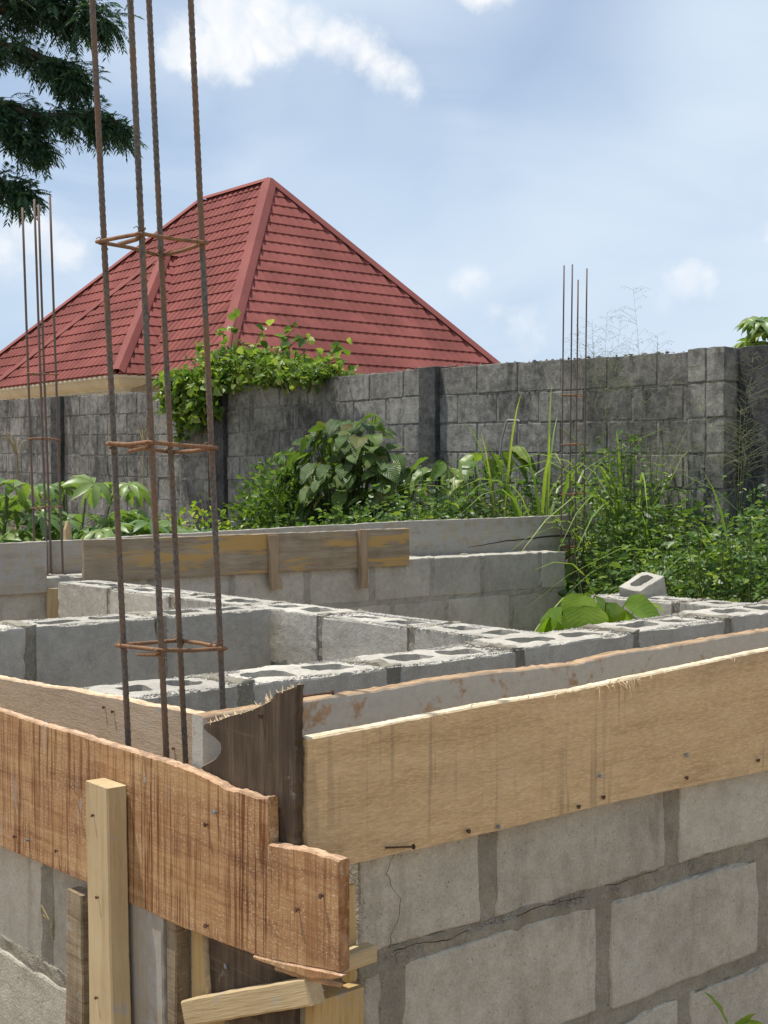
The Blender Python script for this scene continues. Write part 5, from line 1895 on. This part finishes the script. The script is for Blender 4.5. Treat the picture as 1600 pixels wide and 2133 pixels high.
# --- feathery tree reaching in from the left
def feathery_tree():
    base = Vector((5.10, 24.40, 0))
    root = thing('feathery_tree', 'dark feathery-leaved tree reaching in at the top left', 'tree', base)
    tr = Acc()
    fork = Vector((5.30, 24.10, 5.20))
    tr.tube([base, Vector((5.00, 24.40, 0.80)), Vector((5.20, 24.20, 3.20)), fork], [0.40, 0.33, 0.29, 0.26], 12)
    limbs = Acc()
    BR = [
        ([(7.62, 22.54, 8.28), (8.84, 21.54, 8.98), (9.80, 20.74, 9.30), (10.54, 20.12, 9.38), (11.16, 19.60, 9.14)], 1.25, 0.68),
        ([(8.54, 21.78, 8.68), (9.44, 21.02, 8.80), (10.16, 20.42, 8.64), (10.60, 20.02, 8.36), (10.80, 19.86, 8.16)], 1.1, 0.50),
        ([(7.64, 22.56, 9.40), (9.00, 21.40, 9.90), (9.90, 20.64, 10.00), (10.60, 20.04, 9.76)], 1.1, 0.68),
        ([(7.62, 22.52, 7.42), (8.94, 21.42, 7.92), (9.78, 20.70, 7.76), (10.32, 20.24, 7.56), (10.86, 19.80, 7.55), (11.28, 19.44, 7.46)], 1.0, 0.48),
        ([(8.80, 21.52, 7.88), (9.60, 20.84, 7.56), (10.06, 20.46, 7.28), (10.36, 20.20, 7.06)], 1.0, 0.42),
        ([(7.60, 22.50, 6.48), (8.80, 21.50, 7.06), (9.40, 21.00, 6.88), (9.80, 20.64, 6.50), (10.12, 20.38, 6.34)], 1.0, 0.36),
        ([(8.10, 22.06, 5.68), (8.90, 21.40, 5.80), (9.32, 21.02, 5.72)], 0.7, 0.32),
    ]
    # the rest of the crown, out of the picture to the left and above
    for k in range(16):
        az = k / 16 * 6.28 + 0.2
        d = Vector((math.cos(az), math.sin(az), 0))
        if d.dot(Vector((0.8, -0.6, 0))) > 0.55:
            continue
        z = 1.6 + (k % 4) * 1.2
        r = rng.uniform(3.2, 5.0)
        BR.append(([tuple(fork + d * 1.4 + Vector((0, 0, z))), tuple(fork + d * (r * .7) + Vector((0, 0, z + 0.8))), tuple(fork + d * r + Vector((0, 0, z + 0.3)))], 0.7, 0.7))
    for k in range(5):
        az = k * 1.25
        d = Vector((math.cos(az), math.sin(az), 0))
        BR.append(([tuple(fork + d * 0.6 + Vector((0, 0, 3.6))), tuple(fork + d * 1.6 + Vector((0, 0, 5.6))), tuple(fork + d * 2.6 + Vector((0, 0, 6.4)))], 0.7, 0.8))
    P, D, Ls, W = [], [], [], []
    def frond(p, d, L):
        """bipinnate leaf: pairs of narrow leaflet rows on a drooping stalk"""
        d = d / (np.linalg.norm(d) + 1e-9)
        side = np.cross(d, np.array([0, 0, 1.0]) + rng.normal(0, 0.3, 3))
        side /= (np.linalg.norm(side) + 1e-9)
        npair = 8
        for k in range(npair):
            t = (k + 0.8) / npair
            q = p + d * L * t - np.array([0, 0, 1]) * L * 0.35 * t * t
            for sgn in (-1, 1):
                dd = d * 0.75 + side * sgn * 0.9 + np.array([0, 0, -0.35])
                P.append(q)
                D.append(dd)
                Ls.append(L * 0.42 * (1 - 0.35 * abs(t - 0.4)))
                W.append(L * 0.095)
    for bi, (pts, dens, spread) in enumerate(BR):
        pts = [Vector(p) for p in pts]
        if bi < 7:
            pts = [p + Vector((-0.42, 0.35, 0)) for p in pts]
        path = [fork - Vector((0, 0, 0.4 + 0.2 * (bi % 3)))] + [fork.lerp(pts[0], 0.5) + Vector((0, 0, 0.5))] + pts
        n = len(path)
        limbs.tube(path, [0.13 * (1 - i / n) + 0.014 for i in range(n)], 7)
        tot = sum((pts[i + 1] - pts[i]).length for i in range(len(pts) - 1))
        nt = int(tot * (19 if bi < 7 else 6) * dens)
        in_view = bi < 7
        for _ in range(nt):
            u = rng.uniform(0.02, 1.0) * (len(pts) - 1)
            i = min(len(pts) - 2, int(u))
            c = pts[i].lerp(pts[i + 1], u - i)
            ax = (pts[i + 1] - pts[i]).normalized()
            frac = u / (len(pts) - 1)
            r = spread * (1.0 - 0.55 * frac)
            rd = Vector((rng.normal(), rng.normal(), rng.normal() * 0.8 - 0.25))
            tip = c + (rd.normalized() * r * rng.uniform(0.4, 1.15)) + ax * r * 0.7
            limbs.tube([c, c.lerp(tip, 0.5) + Vector((0, 0, 0.04)), tip], [0.012, 0.008, 0.003], 3, False)
            for k in range(9 if in_view else 7):
                s = 0.15 + 0.85 * k / 8
                p = np.array(c.lerp(tip, s))
                d = np.array(ax) * 0.5 + np.array(rd) * 0.25 + rng.normal(0, 0.6, 3) + np.array([0, 0, -0.25])
                frond(p, d, rng.uniform(0.20, 0.36))
    Ls, W = np.array(Ls), np.array(W)
    o = leaf_cloud('crown', P, D, Ls, W, L_tree, None, tilt=0.5, shape='dia')
    o['kind'] = 'stuff'
    set_parent_at(o, root)
    s = obj('trunk', tr.mesh('trunk', M_bark, True))
    set_parent_at(s, root)
    s = obj('limbs', limbs.mesh('limbs', M_bark, True))
    set_parent_at(s, root)


feathery_tree()
